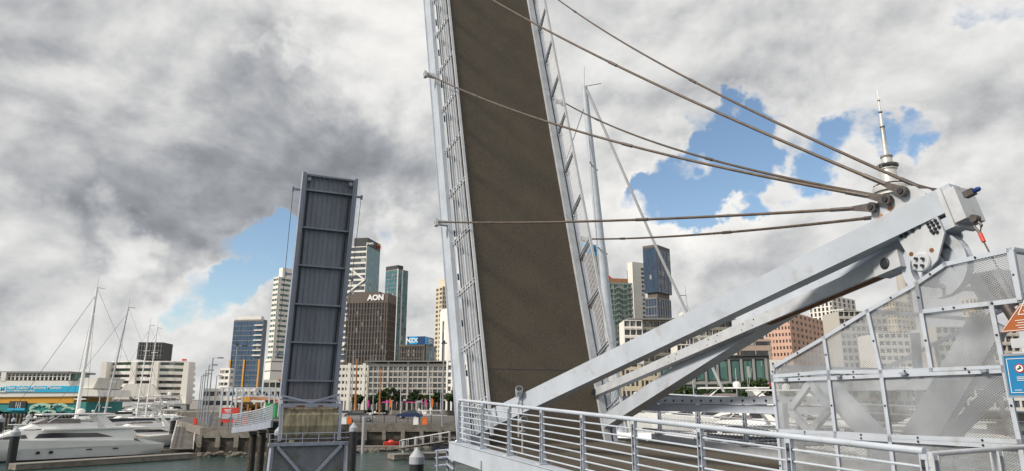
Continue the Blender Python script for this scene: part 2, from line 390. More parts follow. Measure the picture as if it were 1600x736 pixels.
def expanded_mesh(mb, poly, P, px=0.062, py=0.034, w=0.010, th=0.004, off=0.0):
    """diamond lattice of two families of flat strands filling a convex polygon; P maps 2D to 3D"""
    xs = [p[0] for p in poly]; ys = [p[1] for p in poly]
    area = sum(poly[i][0] * poly[(i + 1) % len(poly)][1] - poly[(i + 1) % len(poly)][0] * poly[i][1] for i in range(len(poly)))
    if area < 0: poly = poly[::-1]
    for sgn in (1, -1):
        span = (max(xs) - min(xs)) + (max(ys) - min(ys)) * px / py
        n = int(span / px) + 2
        for i in range(-1, n + 1):
            x0 = min(xs) + i * px if sgn < 0 else max(xs) - i * px
            a = (x0, min(ys)); b = (x0 + sgn * px / 2, min(ys) + py / 2)
            r = clip_line(poly, a, b)
            if not r: continue
            p, q = r
            dx, dy = q[0] - p[0], q[1] - p[1]; l = math.hypot(dx, dy)
            nx, ny = -dy / l * w / 2, dx / l * w / 2
            o = off + (0.003 if sgn > 0 else 0)
            vs = [P(p[0] - nx, p[1] - ny, o), P(q[0] - nx, q[1] - ny, o), P(q[0] + nx, q[1] + ny, o + th), P(p[0] + nx, p[1] + ny, o + th)]
            mb.add(vs, [(0, 1, 2, 3)])

# ------------------------------------------------------------------ the setting: water, quays, land
WZ = -1.3      # water level
GZ = 2.0       # quay level
def water():
    m = bpy.data.materials.new('harbour_water'); m.use_nodes = True; t = m.node_tree; b = t.nodes['Principled BSDF']
    b.inputs['Base Color'].default_value = (0.030, 0.062, 0.058, 1); b.inputs['Roughness'].default_value = 0.12
    b.inputs['IOR'].default_value = 1.33
    tc = t.nodes.new('ShaderNodeTexCoord')
    mp = t.nodes.new('ShaderNodeMapping'); mp.inputs['Scale'].default_value = (1, 0.7, 1); mp.inputs['Rotation'].default_value = (0, 0, .5)
    t.links.new(tc.outputs['Object'], mp.inputs[0])
    n1 = t.nodes.new('ShaderNodeTexNoise'); n1.inputs['Scale'].default_value = 1.1; n1.inputs['Detail'].default_value = 6; n1.inputs['Roughness'].default_value = .6
    n1.inputs['Distortion'].default_value = .6
    n2 = t.nodes.new('ShaderNodeTexNoise'); n2.inputs['Scale'].default_value = 0.12; n2.inputs['Detail'].default_value = 3
    t.links.new(mp.outputs[0], n1.inputs['Vector']); t.links.new(mp.outputs[0], n2.inputs['Vector'])
    ad = t.nodes.new('ShaderNodeMath'); ad.operation = 'ADD'; t.links.new(n1.outputs[0], ad.inputs[0]); t.links.new(n2.outputs[0], ad.inputs[1])
    bp = t.nodes.new('ShaderNodeBump'); bp.inputs['Strength'].default_value = 0.8; bp.inputs['Distance'].default_value = 0.30
    t.links.new(ad.outputs[0], bp.inputs['Height']); t.links.new(bp.outputs[0], b.inputs['Normal'])
    mb = MB(); S = 9000
    mb.add([(-S, -400, WZ), (S, -400, WZ), (S, 2 * S, WZ), (-S, 2 * S, WZ)], [(0, 1, 2, 3)])
    struct('water', mb, m)
water()
def offpoly(poly, d):
    c = Vector((sum(p[0] for p in poly) / len(poly), sum(p[1] for p in poly) / len(poly)))
    return [tuple(Vector(p[:2]) + (Vector(p[:2]) - c).normalized() * d) for p in poly]
# far island quay (behind the raised far leaf)
qa = atz(311, 712, WZ); qb = atz(455, 712, WZ); qc = atz(540, 699, WZ); qd = atz(745, 697, WZ)
island = [(qa.x, qa.y), (qb.x, qb.y), (qc.x, qc.y), (qd.x, qd.y), (qd.x + 6, qd.y + 10), (6, 150), (-60, 160), (-62, 128)]
struct('quay_wall', MB().prism(island, -8, GZ - 0.9), M_CONCLOW)
struct('tide_line', MB().prism(offpoly(island, 0.06), -8.1, WZ + 1.05), M_MUSSEL)
struct('quay', MB().prism(offpoly(island, 0.25), GZ - 0.9, GZ), M_CONC)
struct('road', MB().prism(offpoly(island, -0.5), GZ + 0.004, GZ + 0.012), M_PAVE)
# mainland behind the basins
land = [(-2500, 262), (-60, 262), (-40, 235), (400, 225), (2500, 200), (2500, 7000), (-2500, 7000)]
struct('ground', MB().prism(land, -8, GZ - 0.05), M_PROM)
mb = MB(); tb_ = MB()
for A_, B_, n_ in ((qa, qb, 5), (qc, qd, 7)):
    for k in range(n_ + 1):
        p = A_.lerp(B_, k / n_)
        mb.box((p.x, p.y - .15, (WZ + GZ - .9) / 2 - .3), (.55, .5, GZ - .9 - WZ + .6))
    d_ = (B_ - A_).normalized()
    for k in range(n_ + 1):
        p = A_.lerp(B_, k / n_); tb_.box((p.x, p.y - .15, WZ + .35), (.66, .62, 1.3))
    mb.bar((A_.x, A_.y - .12, GZ - 1.05), (B_.x, B_.y - .12, GZ - 1.05), .35, .30)
struct('quay_fenders', mb, M_CONC)
struct('fender_growth', tb_, M_MUSSEL)
mb = MB()
for i in range(150):
    t_ = i / 149; a = Vector((qb.x, qb.y)).lerp(Vector((qd.x, qd.y)), t_) if i % 2 else Vector((qa.x, qa.y)).lerp(Vector((qb.x, qb.y)), t_)
    r = random.uniform(.25, .7)
    mb.lathe([(r * .5, -r * .5), (r, 0), (r * .55, r * .5)], (a.x + random.uniform(-.5, .5), a.y - random.uniform(.2, 1.2), WZ + random.uniform(-.1, .25)), 6,
             axis=(random.uniform(-.4, .4), random.uniform(-.4, .4), 1))
rk = build('shore_rocks', mb, M_ROCK); tagp(rk, 'dark rocks heaped along the foot of the quay wall', 'rocks', kind='stuff')

# distant low hills closing the horizon
mb = MB()
random.seed(3)
pts = []
for i in range(61):
    x = -4500 + i * 150; h = 18 + 22 * math.sin(i * .37) + 10 * math.sin(i * 1.1)
    pts.append((x, 5200, max(6, h)))
for i in range(60):
    a, b = pts[i], pts[i + 1]
    mb.add([(a[0], 5000, 0), (b[0], 5000, 0), (b[0], 5300, b[2]), (a[0], 5300, a[2]), (b[0], 6000, 0), (a[0], 6000, 0)], [(0, 1, 2, 3), (3, 2, 4, 5)])
struct('hills', mb, M_LEAF)

# ------------------------------------------------------------------ the near bascule bridge
AZB = R(25.2)
u = Vector((-math.sin(AZB), math.cos(AZB), 0)); wv_ = Vector((math.cos(AZB), math.sin(AZB), 0))
H = Vector((0.97, 19.0, 0))
# bridge frame: (t back along the approach, L to the right, z up)
BF = Matrix(((-u.x, wv_.x, 0, H.x), (-u.y, wv_.y, 0, H.y), (0, 0, 1, 0), (0, 0, 0, 1)))
def atL(x, y, L):
    r = ray(x, y); k = (L + H.dot(wv_)) / r.dot(wv_); p = r * k
    return Vector((-(p - H).dot(u), L, CZ + p.z))
TH = R(74.3)
def leaf_frame(t0, z0, sgn=1):
    """(s along the leaf, L, n out of the deck surface)"""
    c, s = math.cos(TH), math.sin(TH)
    A = Matrix(((-c * sgn, 0, s * sgn, t0), (0, 1, 0, 0), (s, 0, c, z0), (0, 0, 0, 1)))
    return BF @ A
def bw(t, L, z): return BF @ Vector((t, L, z))
BRZ = math.atan2(-u.y, -u.x)
LF = leaf_frame(0.0, 4.15)
LEN = 19.8
leaf = thing('drawbridge_leaf', 'raised near drawbridge leaf showing its brown gritty walking surface', 'drawbridge', bw(0, 0, 4.15), BRZ, 'raised drawbridge leaves')
build('deck_surface', MB().box((LEN / 2 - .3, 0.02, -0.03), (LEN + .6, 3.50, 0.06)), M_DECK, leaf, LF)
mb = MB().box((LEN / 2 + .05, 0, -0.20), (LEN - .1, 4.0, 0.26))
for k in range(14): mb.box((0.6 + k * 1.45, 0, -0.42), (0.12, 4.2, 0.18))
build('underframe', mb, M_UNDER, leaf, LF)
HL = {-1: -2.13, 1: 1.76}; GL = {-1: -2.31, 1: 2.10}
for sg in (-1, 1):
    build('edge_girder', MB().box((LEN / 2, GL[sg], -0.19), (LEN, 0.10, 0.50)).box((LEN / 2, GL[sg], 0.075), (LEN, 0.13, 0.02)).box((LEN / 2, GL[sg], -0.45), (LEN, 0.20, 0.025)), M_STEEL, leaf, LF)
    build('kerb', MB().box((LEN / 2, sg * 1.85, 0.03), (LEN, 0.21, 0.13)).box((LEN / 2, sg * 2.02, -0.03), (LEN, 0.13, 0.05)), M_STEEL2, leaf, LF)
    build('handrail', MB().box((LEN / 2 - .2, HL[sg], 1.17), (LEN - .4, 0.075, 0.05)), M_STEEL2, leaf, LF)
    for k in range(7):
        n_ = 0.20 + k * 0.125
        build('rail_bar', MB().tube([(0.25, GL[sg] + (HL[sg] - GL[sg]) * n_ / 1.17, n_), (LEN - .4, GL[sg] + (HL[sg] - GL[sg]) * n_ / 1.17, n_)], 0.0115, 6), M_STEEL2, leaf, LF, smooth=True)
    for k in range(12):
        s_ = 0.9 + k * 1.62
        p = MB()
        for ds in (-0.05, 0.05):
            p.bar((s_ + ds, GL[sg] - sg * .05, 0.0), (s_ + ds + .02, HL[sg], 1.15), 0.016, 0.085, up=(0, 1, 0), h2=.05)
        for q in range(5): p.lathe([(0.018, -.07), (0.018, .07)], (s_, GL[sg] + (HL[sg] - GL[sg]) * (.2 + q * .2) / 1.17, .2 + q * .2), 6, axis=(1, 0, 0))
        po = build('rail_post', p, M_STEEL2, leaf, LF)
        build('bracket', MB().box((s_, sg * 2.13, 0.085), (0.2, 0.12, 0.02)).box((s_ - .12, sg * 2.05, 0.10), (0.05, 0.05, 0.06)), M_RUST if sg > 0 and k < 4 else M_STEEL2, po, LF)
LUGS = (6.45, 12.1, 18.0)
for sg in (-1, 1):
    for s_ in LUGS:
        build('cable_lug', MB().box((s_, GL[sg] + sg * .25, 0.02), (0.15, 0.42, 0.09)).box((s_, GL[sg] + sg * .41, 0.02), (0.22, 0.10, 0.14)), M_STEEL2, leaf, LF)
build('expansion_joint', MB().box((2.05, 0, 0.002), (0.02, 3.45, 0.006)), M_BDARK, leaf, LF)

# A-frame mast lying back over the approach
head = atL(1500, 306, 0.0); headc = atL(1500, 325, 0.0)
mast = thing('lifting_mast', 'white box-section A-frame mast lying back over the walkway with brown steel cables', 'mast', bw(0, 0, 4.0), BRZ)
l1 = atL(738, 671, -2.0); l2 = atL(936, 668, 2.05)
d1 = (head - l1).normalized()
def up_for(d, side=Vector((0, 1, 0))): return side.cross(d).normalized() * -1
upv = Vector((0.3, 0, 1))
build('mast_leg', MB().bar(l1, head, 0.32, 0.44, up=upv, w2=0.34, h2=0.33), M_STEEL, mast, BF)
e2 = atL(1440, 342, 0.16)
build('mast_leg', MB().bar(l2, e2, 0.30, 0.36, up=upv, w2=0.30, h2=0.36), M_STEEL, mast, BF)
# weld seams and a lifting strip on the front leg
for f in (0.16, 0.30, 0.47, 0.62, 0.80):
    mb = MB(); c = l1.lerp(head, f); w_ = 0.326 + 0.02 * f; h_ = 0.446 - .11 * f
    mb.bar(c - d1 * .006, c + d1 * .006, w_, h_ + .004, up=upv)
    build('weld_seam', mb, M_STEEL2, mast, BF)
s3a = atL(932, 614, 1.75); s3b = atL(1414, 405, -0.02)
st3 = build('lower_strut', MB().bar(s3a, s3b, 0.20, 0.20, up=upv, w2=0.22, h2=0.21), M_STEEL2, mast, BF)
ds3 = (s3b - s3a).normalized()
build('strut_end', MB().bar(s3b - ds3 * .45, s3b + ds3 * .03, 0.27, 0.25, up=upv), M_STEEL2, st3, BF)
nrm3 = ds3.cross(upv).normalized(); nrm3 = nrm3 if nrm3.y < 0 else -nrm3
pc = s3b - ds3 * .22 + nrm3 * .135
build('pin', MB().lathe([(.082, 0), (.082, .012), (.06, .02)], pc, 18, axis=nrm3), M_BOLT, st3, BF)
pp = s3a + ds3 * .1 + nrm3 * .10
build('pin', MB().lathe([(.10, 0), (.10, .03)], pp, 18, axis=nrm3), M_BOLT, st3, BF)
mb = MB()
for f in (.40, .43, .55, .58, .66, .69):
    for g in (-.05, .05):
        mb.lathe([(.014, 0), (.014, .012)], s3a.lerp(s3b, f) + nrm3 * .101 + Vector((0, 0, g)) + ds3 * (.05 if g > 0 else 0), 7, axis=nrm3)
build('bolt', mb, M_BOLT, st3, BF)
build('rusty_edge', MB().bar(s3a.lerp(s3b, .72) - Vector((0, 0, .105)), s3b - Vector((0, 0, .108)), 0.12, 0.010, up=upv), M_RUST, st3, BF)
# head box
dh = (atL(1500, 306, 0) - atL(1440, 335.6, 0)).normalized(); uph = Vector((0, 1, 0)).cross(dh).normalized(); uph = uph if uph.z > 0 else -uph
hb = build('head_box', MB().bar(headc - dh * .02, headc + dh * .13, 0.40, 0.46, up=uph).bar(headc - dh * .08, headc - dh * .022, 0.46, 0.56, up=uph), M_STEEL2, mast, BF)
build('underside_flange', MB().bar(headc - dh * .42 - uph * .17, headc - dh * .08 - uph * .17, 0.30, 0.16, up=uph), M_STEEL, mast, BF)
ca = atL(1515, 302, -0.3)
build('beacon', MB().bar(ca - dh * .06, ca + dh * .06, .09, .08, up=uph).tube([ca + dh * .04, ca + dh * .12], .03, 8), M_SOCK, hb, BF)
build('beacon_lens', MB().lathe([(.030, 0), (.032, .05), (.022, .075), (.0, .085)], ca + dh * .06, 12, axis=dh), mat('blue_lens', (0.01, 0.04, 0.22), 0.15, 0, .1), hb, BF)
# lug plates carrying the cables
lug = [(1374, 372), (1374, 330), (1384, 318), (1406, 304), (1424, 293), (1440, 293), (1458, 304), (1462, 312)]
for Lp in (-0.17, 0.13):
    P = [atL(x, y, 0) for x, y in lug]
    build('lug_plate', MB().plate([(p.x, Lp, p.z) for p in P], (0, 1, 0), 0.04), M_STEEL2, mast, BF)
def ptL(x, y, L):
    p = atL(x, y, 0); return Vector((p.x, L, p.z))
mb = MB()
for (x, y) in ((1404, 318), (1388, 331)):
    p = ptL(x, y + 9, -0.172); mb.lathe([(.045, 0), (.03, .004)], p, 10, axis=(0, -1, 0)); mb.box(p - Vector((0.0, -.001, .06)), (.03, .004, .1))
build('rust_stain', mb, mat('rust_stain', (.36, .20, .12), .8), mast, BF)
PINS = {(-1, 0): (1380, 327), (-1, 1): (1403, 315), (-1, 2): (1427, 302), (1, 0): (1384, 333), (1, 1): (1408, 312), (1, 2): (1443, 299)}
for sg in (-1, 1):
    for i, s_ in enumerate(LUGS):
        px_, py_ = PINS[(sg, i)]
        L_ = -0.235 if sg < 0 else 0.22
        a = ptL(px_, py_, L_)
        b = BF.inverted() @ (LF @ Vector((s_, GL[sg] + sg * .37, 0.07)))
        sag = (0.10, 0.40, 0.42)[i]
        N_ = 28
        pts = [a.lerp(b, k / N_) - Vector((0, 0, sag * 4 * (k / N_) * (1 - k / N_))) for k in range(N_ + 1)]
        cb = build('cable', MB().tube(pts, 0.025, 8), M_CABLE, mast, BF, smooth=True)
        dd = (pts[1] - pts[0]).normalized()
        fk = MB().lathe([(.075, -.035), (.075, .035)], a, 16, axis=(0, 1, 0)).bar(a, a + dd * .30, 0.05, 0.13, up=(0, 0, 1), w2=.045, h2=.06).tube([a + dd * .26, a + dd * .62], .032, 8)
        build('socket', fk, M_SOCK, cb, BF)
        build('pin', MB().lathe([(.040, -.055), (.040, .055)], a, 8, axis=(0, 1, 0)), M_BOLT, cb, BF)
        for f in (0.36, 0.80):
            k = int(f * N_); dj = (pts[k + 1] - pts[k]).normalized()
            build('coupling', MB().tube([pts[k] - dj * .16, pts[k] - dj * .1, pts[k] + dj * .1, pts[k] + dj * .16], .034, 8), M_SOCK, cb, BF, smooth=True)
    # cheek plates and pulley under the head
ck = [(1416, 372), (1478, 338), (1491, 366), (1480, 408), (1463, 427), (1447, 423)]
for Lp in (-0.20, 0.16):
    P = [atL(x, y, 0) for x, y in ck]
    cp = build('cheek_plate', MB().plate([(p.x, Lp, p.z) for p in P], (0, 1, 0), 0.035), M_STEEL2, mast, BF)
    if Lp < 0:
        mb = MB()
        for (x, y) in ((1424, 372), (1432, 368), (1442, 363), (1452, 357), (1465, 352), (1471, 350), (1477, 347), (1468, 357), (1474, 354), (1480, 351), (1471, 363), (1477, 360), (1483, 357), (1480, 365), (1474, 366), (1430, 371)):
            mb.lathe([(.022, 0), (.022, .02), (.014, .03)], ptL(x, y, Lp), 8, axis=(0, -1, 0))
        build('bolt', mb, M_BOLT, cp, BF)
        mb = MB()
        for (x, y) in ((1439, 399), (1471, 393)):
            mb.lathe([(.030, 0), (.030, .004)], ptL(x, y, Lp - .001), 12, axis=(0, -1, 0))
        build('bolt_hole', mb, M_RUST, cp, BF)
        hc = ptL(1456, 412, Lp)
        build('hub_cap', MB().lathe([(.13, 0), (.13, .03), (.115, .045)], hc, 24, axis=(0, -1, 0)), M_STEEL2, cp, BF)
        mb = MB()
        for k in range(4):
            a_ = k * math.pi / 2 + .6
            mb.lathe([(.02, 0), (.02, .04)], hc + Vector((math.cos(a_) * .065, -.045, math.sin(a_) * .065)), 8, axis=(0, -1, 0))
        build('hub_bolt', mb, M_BOLT, cp, BF)
wc = ptL(1463, 414, 0); RR = .45
mb = MB()
n = 40
ring = []
for k in range(n):
    a_ = 2 * math.pi * k / n
    ring.append([(wc.x + math.cos(a_) * r, y, wc.z + math.sin(a_) * r) for r, y in ((RR, -.07), (RR - .025, -.02), (RR - .025, .02), (RR, .07), (RR - .13, .07), (RR - .13, -.07))])
vs = [p for rg in ring for p in rg]; fs = []
for k in range(n):
    for j in range(6):
        fs.append((k * 6 + j, k * 6 + (j + 1) % 6, ((k + 1) % n) * 6 + (j + 1) % 6, ((k + 1) % n) * 6 + j))
mb.add(vs, fs)
for k in range(5):
    a_ = 2 * math.pi * k / 5 + .35
    mb.bar((wc.x, 0, wc.z), (wc.x + math.cos(a_) * (RR - .05), 0, wc.z + math.sin(a_) * (RR - .05)), .05, .30, up=(-math.sin(a_), 0, math.cos(a_)), h2=.16)
mb.lathe([(.14, -.09), (.14, .09)], wc, 20, axis=(0, 1, 0))
build('pulley', mb, M_STEEL, mast, BF)
# shackle and tag hanging from the tip
s0 = ptL(1531, 343, -0.1); s1 = ptL(1539, 366, -0.1); s2 = ptL(1545, 379, -.1); s3 = ptL(1556, 400, -.1)
build('shackle', MB().lathe([(.05, -.05), (.05, .05)], s0, 12, axis=(0, 1, 0)).tube([s0, s0.lerp(s1, .5) + Vector((-.04, 0, 0)), s1], .018, 8).tube([s0, s0.lerp(s1, .5) + Vector((.05, 0, 0)), s1], .018, 8), M_SOCK, mast, BF)
build('red_turnbuckle', MB().tube([s1, s2], .026, 8), M_RED, mast, BF)
build('lanyard', MB().tube([s2, s3, s3 + Vector((.25, .3, -1.2))], .010, 6), M_CABLE, mast, BF)
# foot brackets
build('foot_bracket', MB().box((l1.x + .1, l1.y, l1.z - .25), (.7, .5, .5)), M_STEEL, mast, BF)
build('foot_bracket', MB().box((l2.x + .1, l2.y, l2.z - .2), (.6, .5, .45)), M_STEEL, mast, BF)

# approach span
def deckz(t): return 4.20 - 0.038 * (t + .3)
RL = -2.5
app = thing('bridge_approach', 'near bridge approach deck with pale steel fascia behind the railings', 'bridge', bw(6, 0.5, deckz(6) - .4), BRZ)
def sloped(mb, t0, t1, L0, L1, zt, zb):
    vs = [(t, L, deckz(t) + z) for t in (t0, t1) for L in (L0, L1) for z in (zb, zt)]
    return mb.add(vs, [(0, 1, 3, 2), (4, 6, 7, 5), (0, 4, 5, 1), (2, 3, 7, 6), (0, 2, 6, 4), (1, 5, 7, 3)])
build('walkway', sloped(MB(), 0.22, 22, -2.42, 3.12, 0, -0.06), M_DECK, app, BF)
build('underframe', sloped(MB(), 0.3, 22, -1.75, 3.0, -0.065, -0.9), M_UNDER2, app, BF)
build('fascia', sloped(sloped(MB(), -.42, 22, -2.66, -2.48, 0.045, -0.36), -.42, 22, -2.68, -2.38, 0.065, 0.047), M_STEEL, app, BF)
build('fascia', sloped(MB(), 0.3, 22, 3.13, 3.32, 0.20, -0.40), M_STEEL2, app, BF)
build('nameplate', MB().box((1.75, -2.68, 3.86), (.07, .04, .20)), M_STEEL2, app, BF)
for t_ in (1.0, 9.0, 17.0):
    for L_ in (-1.2, 2.4):
        build('pier_column', MB().lathe([(.38, WZ - 4), (.38, deckz(t_) - .9)], (t_, L_, 0), 20), M_CONCLOW, app, BF, smooth=True)

def railing(name, label, ts, L, top, base, side, mesh=False, th=0.036, group='bridge railings', nb=7):
    r = thing(name, label, 'railing', bw(ts[0], L, base(ts[0])), BRZ, group)
    T0, T1 = ts[0] - .05, ts[-1]
    build('handrail', MB().tube([(t, L, top(t)) for t in [T0 + (T1 - T0) * k / 12 for k in range(13)]], th, 12), M_STEEL, r, BF, smooth=True)
    for k in range(nb):
        f = 0.10 + 0.76 * k / (nb - 1)
        build('rail_bar', MB().tube([(t, L - side * .0, base(t) + f * (top(t) - base(t))) for t in (T0, T1)], 0.0145, 8), M_STEEL, r, BF, smooth=True)
    for t in ts:
        p = MB(); zb, zt = base(t), top(t)
        for dt in (-0.035, 0.035):
            p.plate([(t + dt - .006, L + side * .09, zb), (t + dt - .006, L - side * .05, zb), (t + dt - .006, L - side * .035, zb + .2), (t + dt - .006, L - side * .03, zt - .02),
                     (t + dt - .006, L + side * .03, zt - .02), (t + dt - .006, L + side * .04, zb + .25)], (1, 0, 0), 0.012)
        p.box((t, L + side * .02, zb + .008), (.20, .26, .016)); p.box((t, L, zt - .05), (.06, .05, .05))
        for q in (.25, .5, .75): p.box((t, L, zb + (zt - zb) * q), (.06, .03, .03))
        po = build('rail_post', p, M_STEEL, r, BF)
        b = MB()
        for dx in (-.08, .08):
            b.lathe([(.014, 0), (.014, .02)], (t + dx, L + side * .10, zb + .016), 6)
        for q in range(nb):
            f = 0.10 + 0.76 * q / (nb - 1)
            b.lathe([(.019, -.052), (.019, .052)], (t, L, zb + f * (zt - zb)), 8, axis=(1, 0, 0))
        build('bolt', b, M_BOLT, po, BF)
    if mesh:
        m = MB(); z0, z1 = base(T0) + .06, base(T0) + .72
        poly = [(T0, deckz(T0) + .24), (T1, deckz(T1) + .24), (T1, deckz(T1) + .75), (T0, deckz(T0) + .75)]
        expanded_mesh(m, poly, lambda a, b, o: Vector((a, L + .05 + o, b)), px=.13, py=.065, w=.011)
        build('infill_mesh', m, M_GALV, r, BF)
    return r
nt_ = [-.13, 1.43, 2.90, 4.42, 5.97, 7.53, 9.08, 10.63, 12.28]
rtop = lambda t: 5.30 - 0.0385 * (t + .13)
railing('bridge_railing', 'pale steel railing with fat round handrail along the near edge of the walkway', nt_, RL, rtop, lambda t: deckz(t) + .065, 1)
railing('bridge_railing', 'thinner railing with wire mesh infill along the far edge of the near walkway', [0.6 + 1.65 * k for k in range(11)], 3.22, lambda t: deckz(t) + 1.30, lambda t: deckz(t) + .21, -1, mesh=True, th=.022, nb=6)
# turned-away railing at the right
e0 = bw(12.33, RL, 4.81); dirr = Vector((math.sin(R(62)), math.cos(R(62)), 0))
rr = thing('bridge_railing', 'white two-bar railing turning away at the right behind the end of the fat handrail', 'railing', (e0.x, e0.y, 3.7), 0, 'bridge railings')
for dz, rad in ((-.01, .026), (-.34, .022), (-.66, .022)):
    build('rail_bar' if dz < -.1 else 'handrail', MB().tube([e0 + Vector((0, 0, dz)), e0 + dirr * 5 + Vector((0, 0, dz + .05))], rad, 10), M_STEEL2, rr, WORLD, smooth=True)
for k in (0.0, 1.1, 2.9, 4.8):
    c = e0 + dirr * (k + .03)
    p = MB()
    for dd in (-.04, .04): p.box(c + dirr * dd + Vector((0, 0, -.53)), (.014, .09, 1.02), rz=math.atan2(dirr.y, dirr.x))
    p.box(c + Vector((0, 0, -.04)), (.1, .07, .05), rz=math.atan2(dirr.y, dirr.x))
    build('rail_post', p, M_STEEL2, rr, WORLD)

# ---- mesh safety cage
LC = -0.6; LB = 1.9
cage = thing('safety_cage', 'perforated pale metal cage with bolted frames round the bridge machinery', 'cage', bw(10.4, .6, deckz(10)), BRZ)
def c2(x, y): p = atL(x, y, LC); return (p.x, p.z)
PN = [[(1210, 573), (1288, 528), (1296, 581), (1207, 588)], [(1288, 528), (1356, 486), (1377, 581), (1296, 581)],
      [(1356, 486), (1433, 443), (1440, 487), (1456, 578), (1377, 581)], [(1440, 487), (1549, 474), (1569, 574), (1456, 578)],
      [(1433, 443), (1477, 413), (1577, 391), (1594, 469), (1440, 487)],
      [(1208, 594), (1296, 591), (1306, 677), (1216, 673)], [(1296, 591), (1378, 587), (1391, 682), (1306, 677)],
      [(1378, 587), (1570, 579), (1594, 690), (1391, 682)]]
lowz = deckz(10) + .05
def addframe(mb, poly, L, w=.052, th=.028):
    for i in range(len(poly)):
        a, b = poly[i], poly[(i + 1) % len(poly)]
        A = Vector((a[0], L, a[1])); B = Vector((b[0], L, b[1])); d = (B - A).normalized() * w * .5
        mb.bar(A - d, B + d, th, w, up=Vector((0, 1, 0)).cross(d).normalized())
tb = [c2(1216, 676)[0], c2(1306, 679)[0], c2(1391, 684)[0], c2(1594, 691)[0]]; zb_ = c2(1306, 679)[1] - .03
polys = [[c2(*p) for p in q] for q in PN] + [[(tb[i], lowz), (tb[i + 1], lowz), (tb[i + 1], zb_), (tb[i], zb_)] for i in range(3)]
for i, poly in enumerate(polys):
    f = MB(); addframe(f, poly, LC - (.004 if i % 2 else 0.0))
    pf = build('panel_frame', f, M_STEEL, cage, BF)
    m = MB(); expanded_mesh(m, poly, lambda a, b, o: Vector((a, LC + .017 + o, b)), px=.040, py=.026, w=.0104)
    build('expanded_mesh', m, M_MESH, pf, BF)
    b = MB()
    for j in range(len(poly)):
        a, c = poly[j], poly[(j + 1) % len(poly)]; ll = math.hypot(c[0] - a[0], c[1] - a[1]); k_ = max(1, int(ll / .55))
        for q in range(k_):
            f_ = (q + .5) / k_
            b.lathe([(.013, 0), (.013, .01), (.008, .016)], (a[0] + (c[0] - a[0]) * f_, LC - .018, a[1] + (c[1] - a[1]) * f_), 7, axis=(0, -1, 0))
    build('bolt', b, M_BOLT, pf, BF)
mb = MB()
for (x, y) in ((1229, 590), (1313, 587), (1414, 583), (1540, 578)):
    p = c2(x, y); mb.box((p[0], LC - .035, p[1]), (.085, .06, .018)).box((p[0] + .02, LC - .05, p[1] - .012), (.05, .04, .03))
build('latch', mb, M_GALV, cage, BF)
# far side of the cage: frames only, and the ties across the top
for i, poly in enumerate(polys):
    if i in (0, 1, 2, 4, 5, 6, 7):
        f = MB(); addframe(f, poly, LB, w=.06); build('rear_frame', f, M_STEEL, cage, BF)
mb = MB()
for (x, y) in ((1210, 573), (1356, 486), (1433, 443), (1577, 391)):
    p = c2(x, y); mb.bar((p[0], LC + .02, p[1]), (p[0], LB, p[1]), .05, .05)
build('cross_tie', mb, M_STEEL, cage, BF)
# end face
pe = c2(1577, 391); pe2 = c2(1594, 469)
f = MB(); te = pe[0] + .03
def addq(mbx, pts, w=.05):
    for i in range(4): mbx.bar(pts[i], pts[(i + 1) % 4], w, w)
addq(f, [(te, LC, pe[1]), (te, LB, pe[1]), (te, LB, pe2[1]), (te, LC, pe2[1])])
addq(f, [(te, LC, pe2[1] - .06), (te, LB, pe2[1] - .06), (te, LB, lowz), (te, LC, lowz)])
pf = build('end_frame', f, M_STEEL, cage, BF)
m = MB(); expanded_mesh(m, [(LC, lowz), (LB, lowz), (LB, pe[1]), (LC, pe[1])], lambda a, b, o: Vector((te + .02 + o, a, b)), px=.040, py=.026, w=.0104)
build('expanded_mesh', m, M_MESH, pf, BF)

# ---- machinery inside the cage: bolted beam, diagonals
mach = thing('lifting_machinery', 'bolted horizontal beam and diagonal struts partly behind the wire cage', 'machinery', bw(8, 1.2, deckz(8)), BRZ)
ba = atL(976, 627, 2.0); bb = atL(1205, 631, 2.0)
zt = ba.z + .02; t0_, t1_ = ba.x, bb.x + 1.5
mb = MB().box(((t0_ + t1_) / 2, 2.0, zt), ((t1_ - t0_), .014, .15)).box(((t0_ + t1_) / 2, 2.08, zt + .075), ((t1_ - t0_), .16, .014)).box(((t0_ + t1_) / 2, 2.06, zt - .17), ((t1_ - t0_), .02, .16)).box(((t0_ + t1_) / 2, 2.03, zt - .252), ((t1_ - t0_), .10, .014))
bo = build('bolted_beam', mb, M_STEEL, mach, BF)
mb = MB()
for k in range(20): mb.lathe([(.026, 0), (.026, .014), (.016, .026)], (t0_ + .12 + k * .335, 1.993, zt), 8, axis=(0, -1, 0))
build('bolt', mb, M_BOLT, bo, BF)
build('gusset', MB().plate([(t0_ + .25, 2.02, zt - .26), (t0_ + .25, 2.02, zt - .02), (t0_ - .5, 2.02, zt - .10), (t0_ - .9, 2.02, zt - .38)], (0, 1, 0), .04), M_STEEL, mach, BF)
def strut(name, a, b, w, h, m=M_STEEL): return build(name, MB().bar(a, b, w, h, up=(0, 1, 0) if False else (0, 0, 1)), m, mach, BF)
strut('diagonal_strut', atL(1548, 500, .7), atL(1395, 760, .5), .2, .42)
strut('diagonal_strut', atL(1275, 585, .9), atL(1440, 760, .7), .2, .30)
strut('diagonal_strut', atL(1600, 560, 1.1), atL(1420, 755, 1.0), .16, .16, M_UNDER2)
strut('cross_beam', atL(1290, 604, 1.2), atL(1600, 598, 1.2), .2, .16)
strut('post', atL(1222, 630, 1.85), atL(1232, 740, 1.85), .14, .14)
strut('post', atL(1430, 520, 1.5), atL(1446, 740, 1.5), .10, .10, M_UNDER2)
P = [atL(x, y, .4) for x, y in ((1268, 596), (1296, 640), (1266, 676), (1236, 640))]
mb = MB()
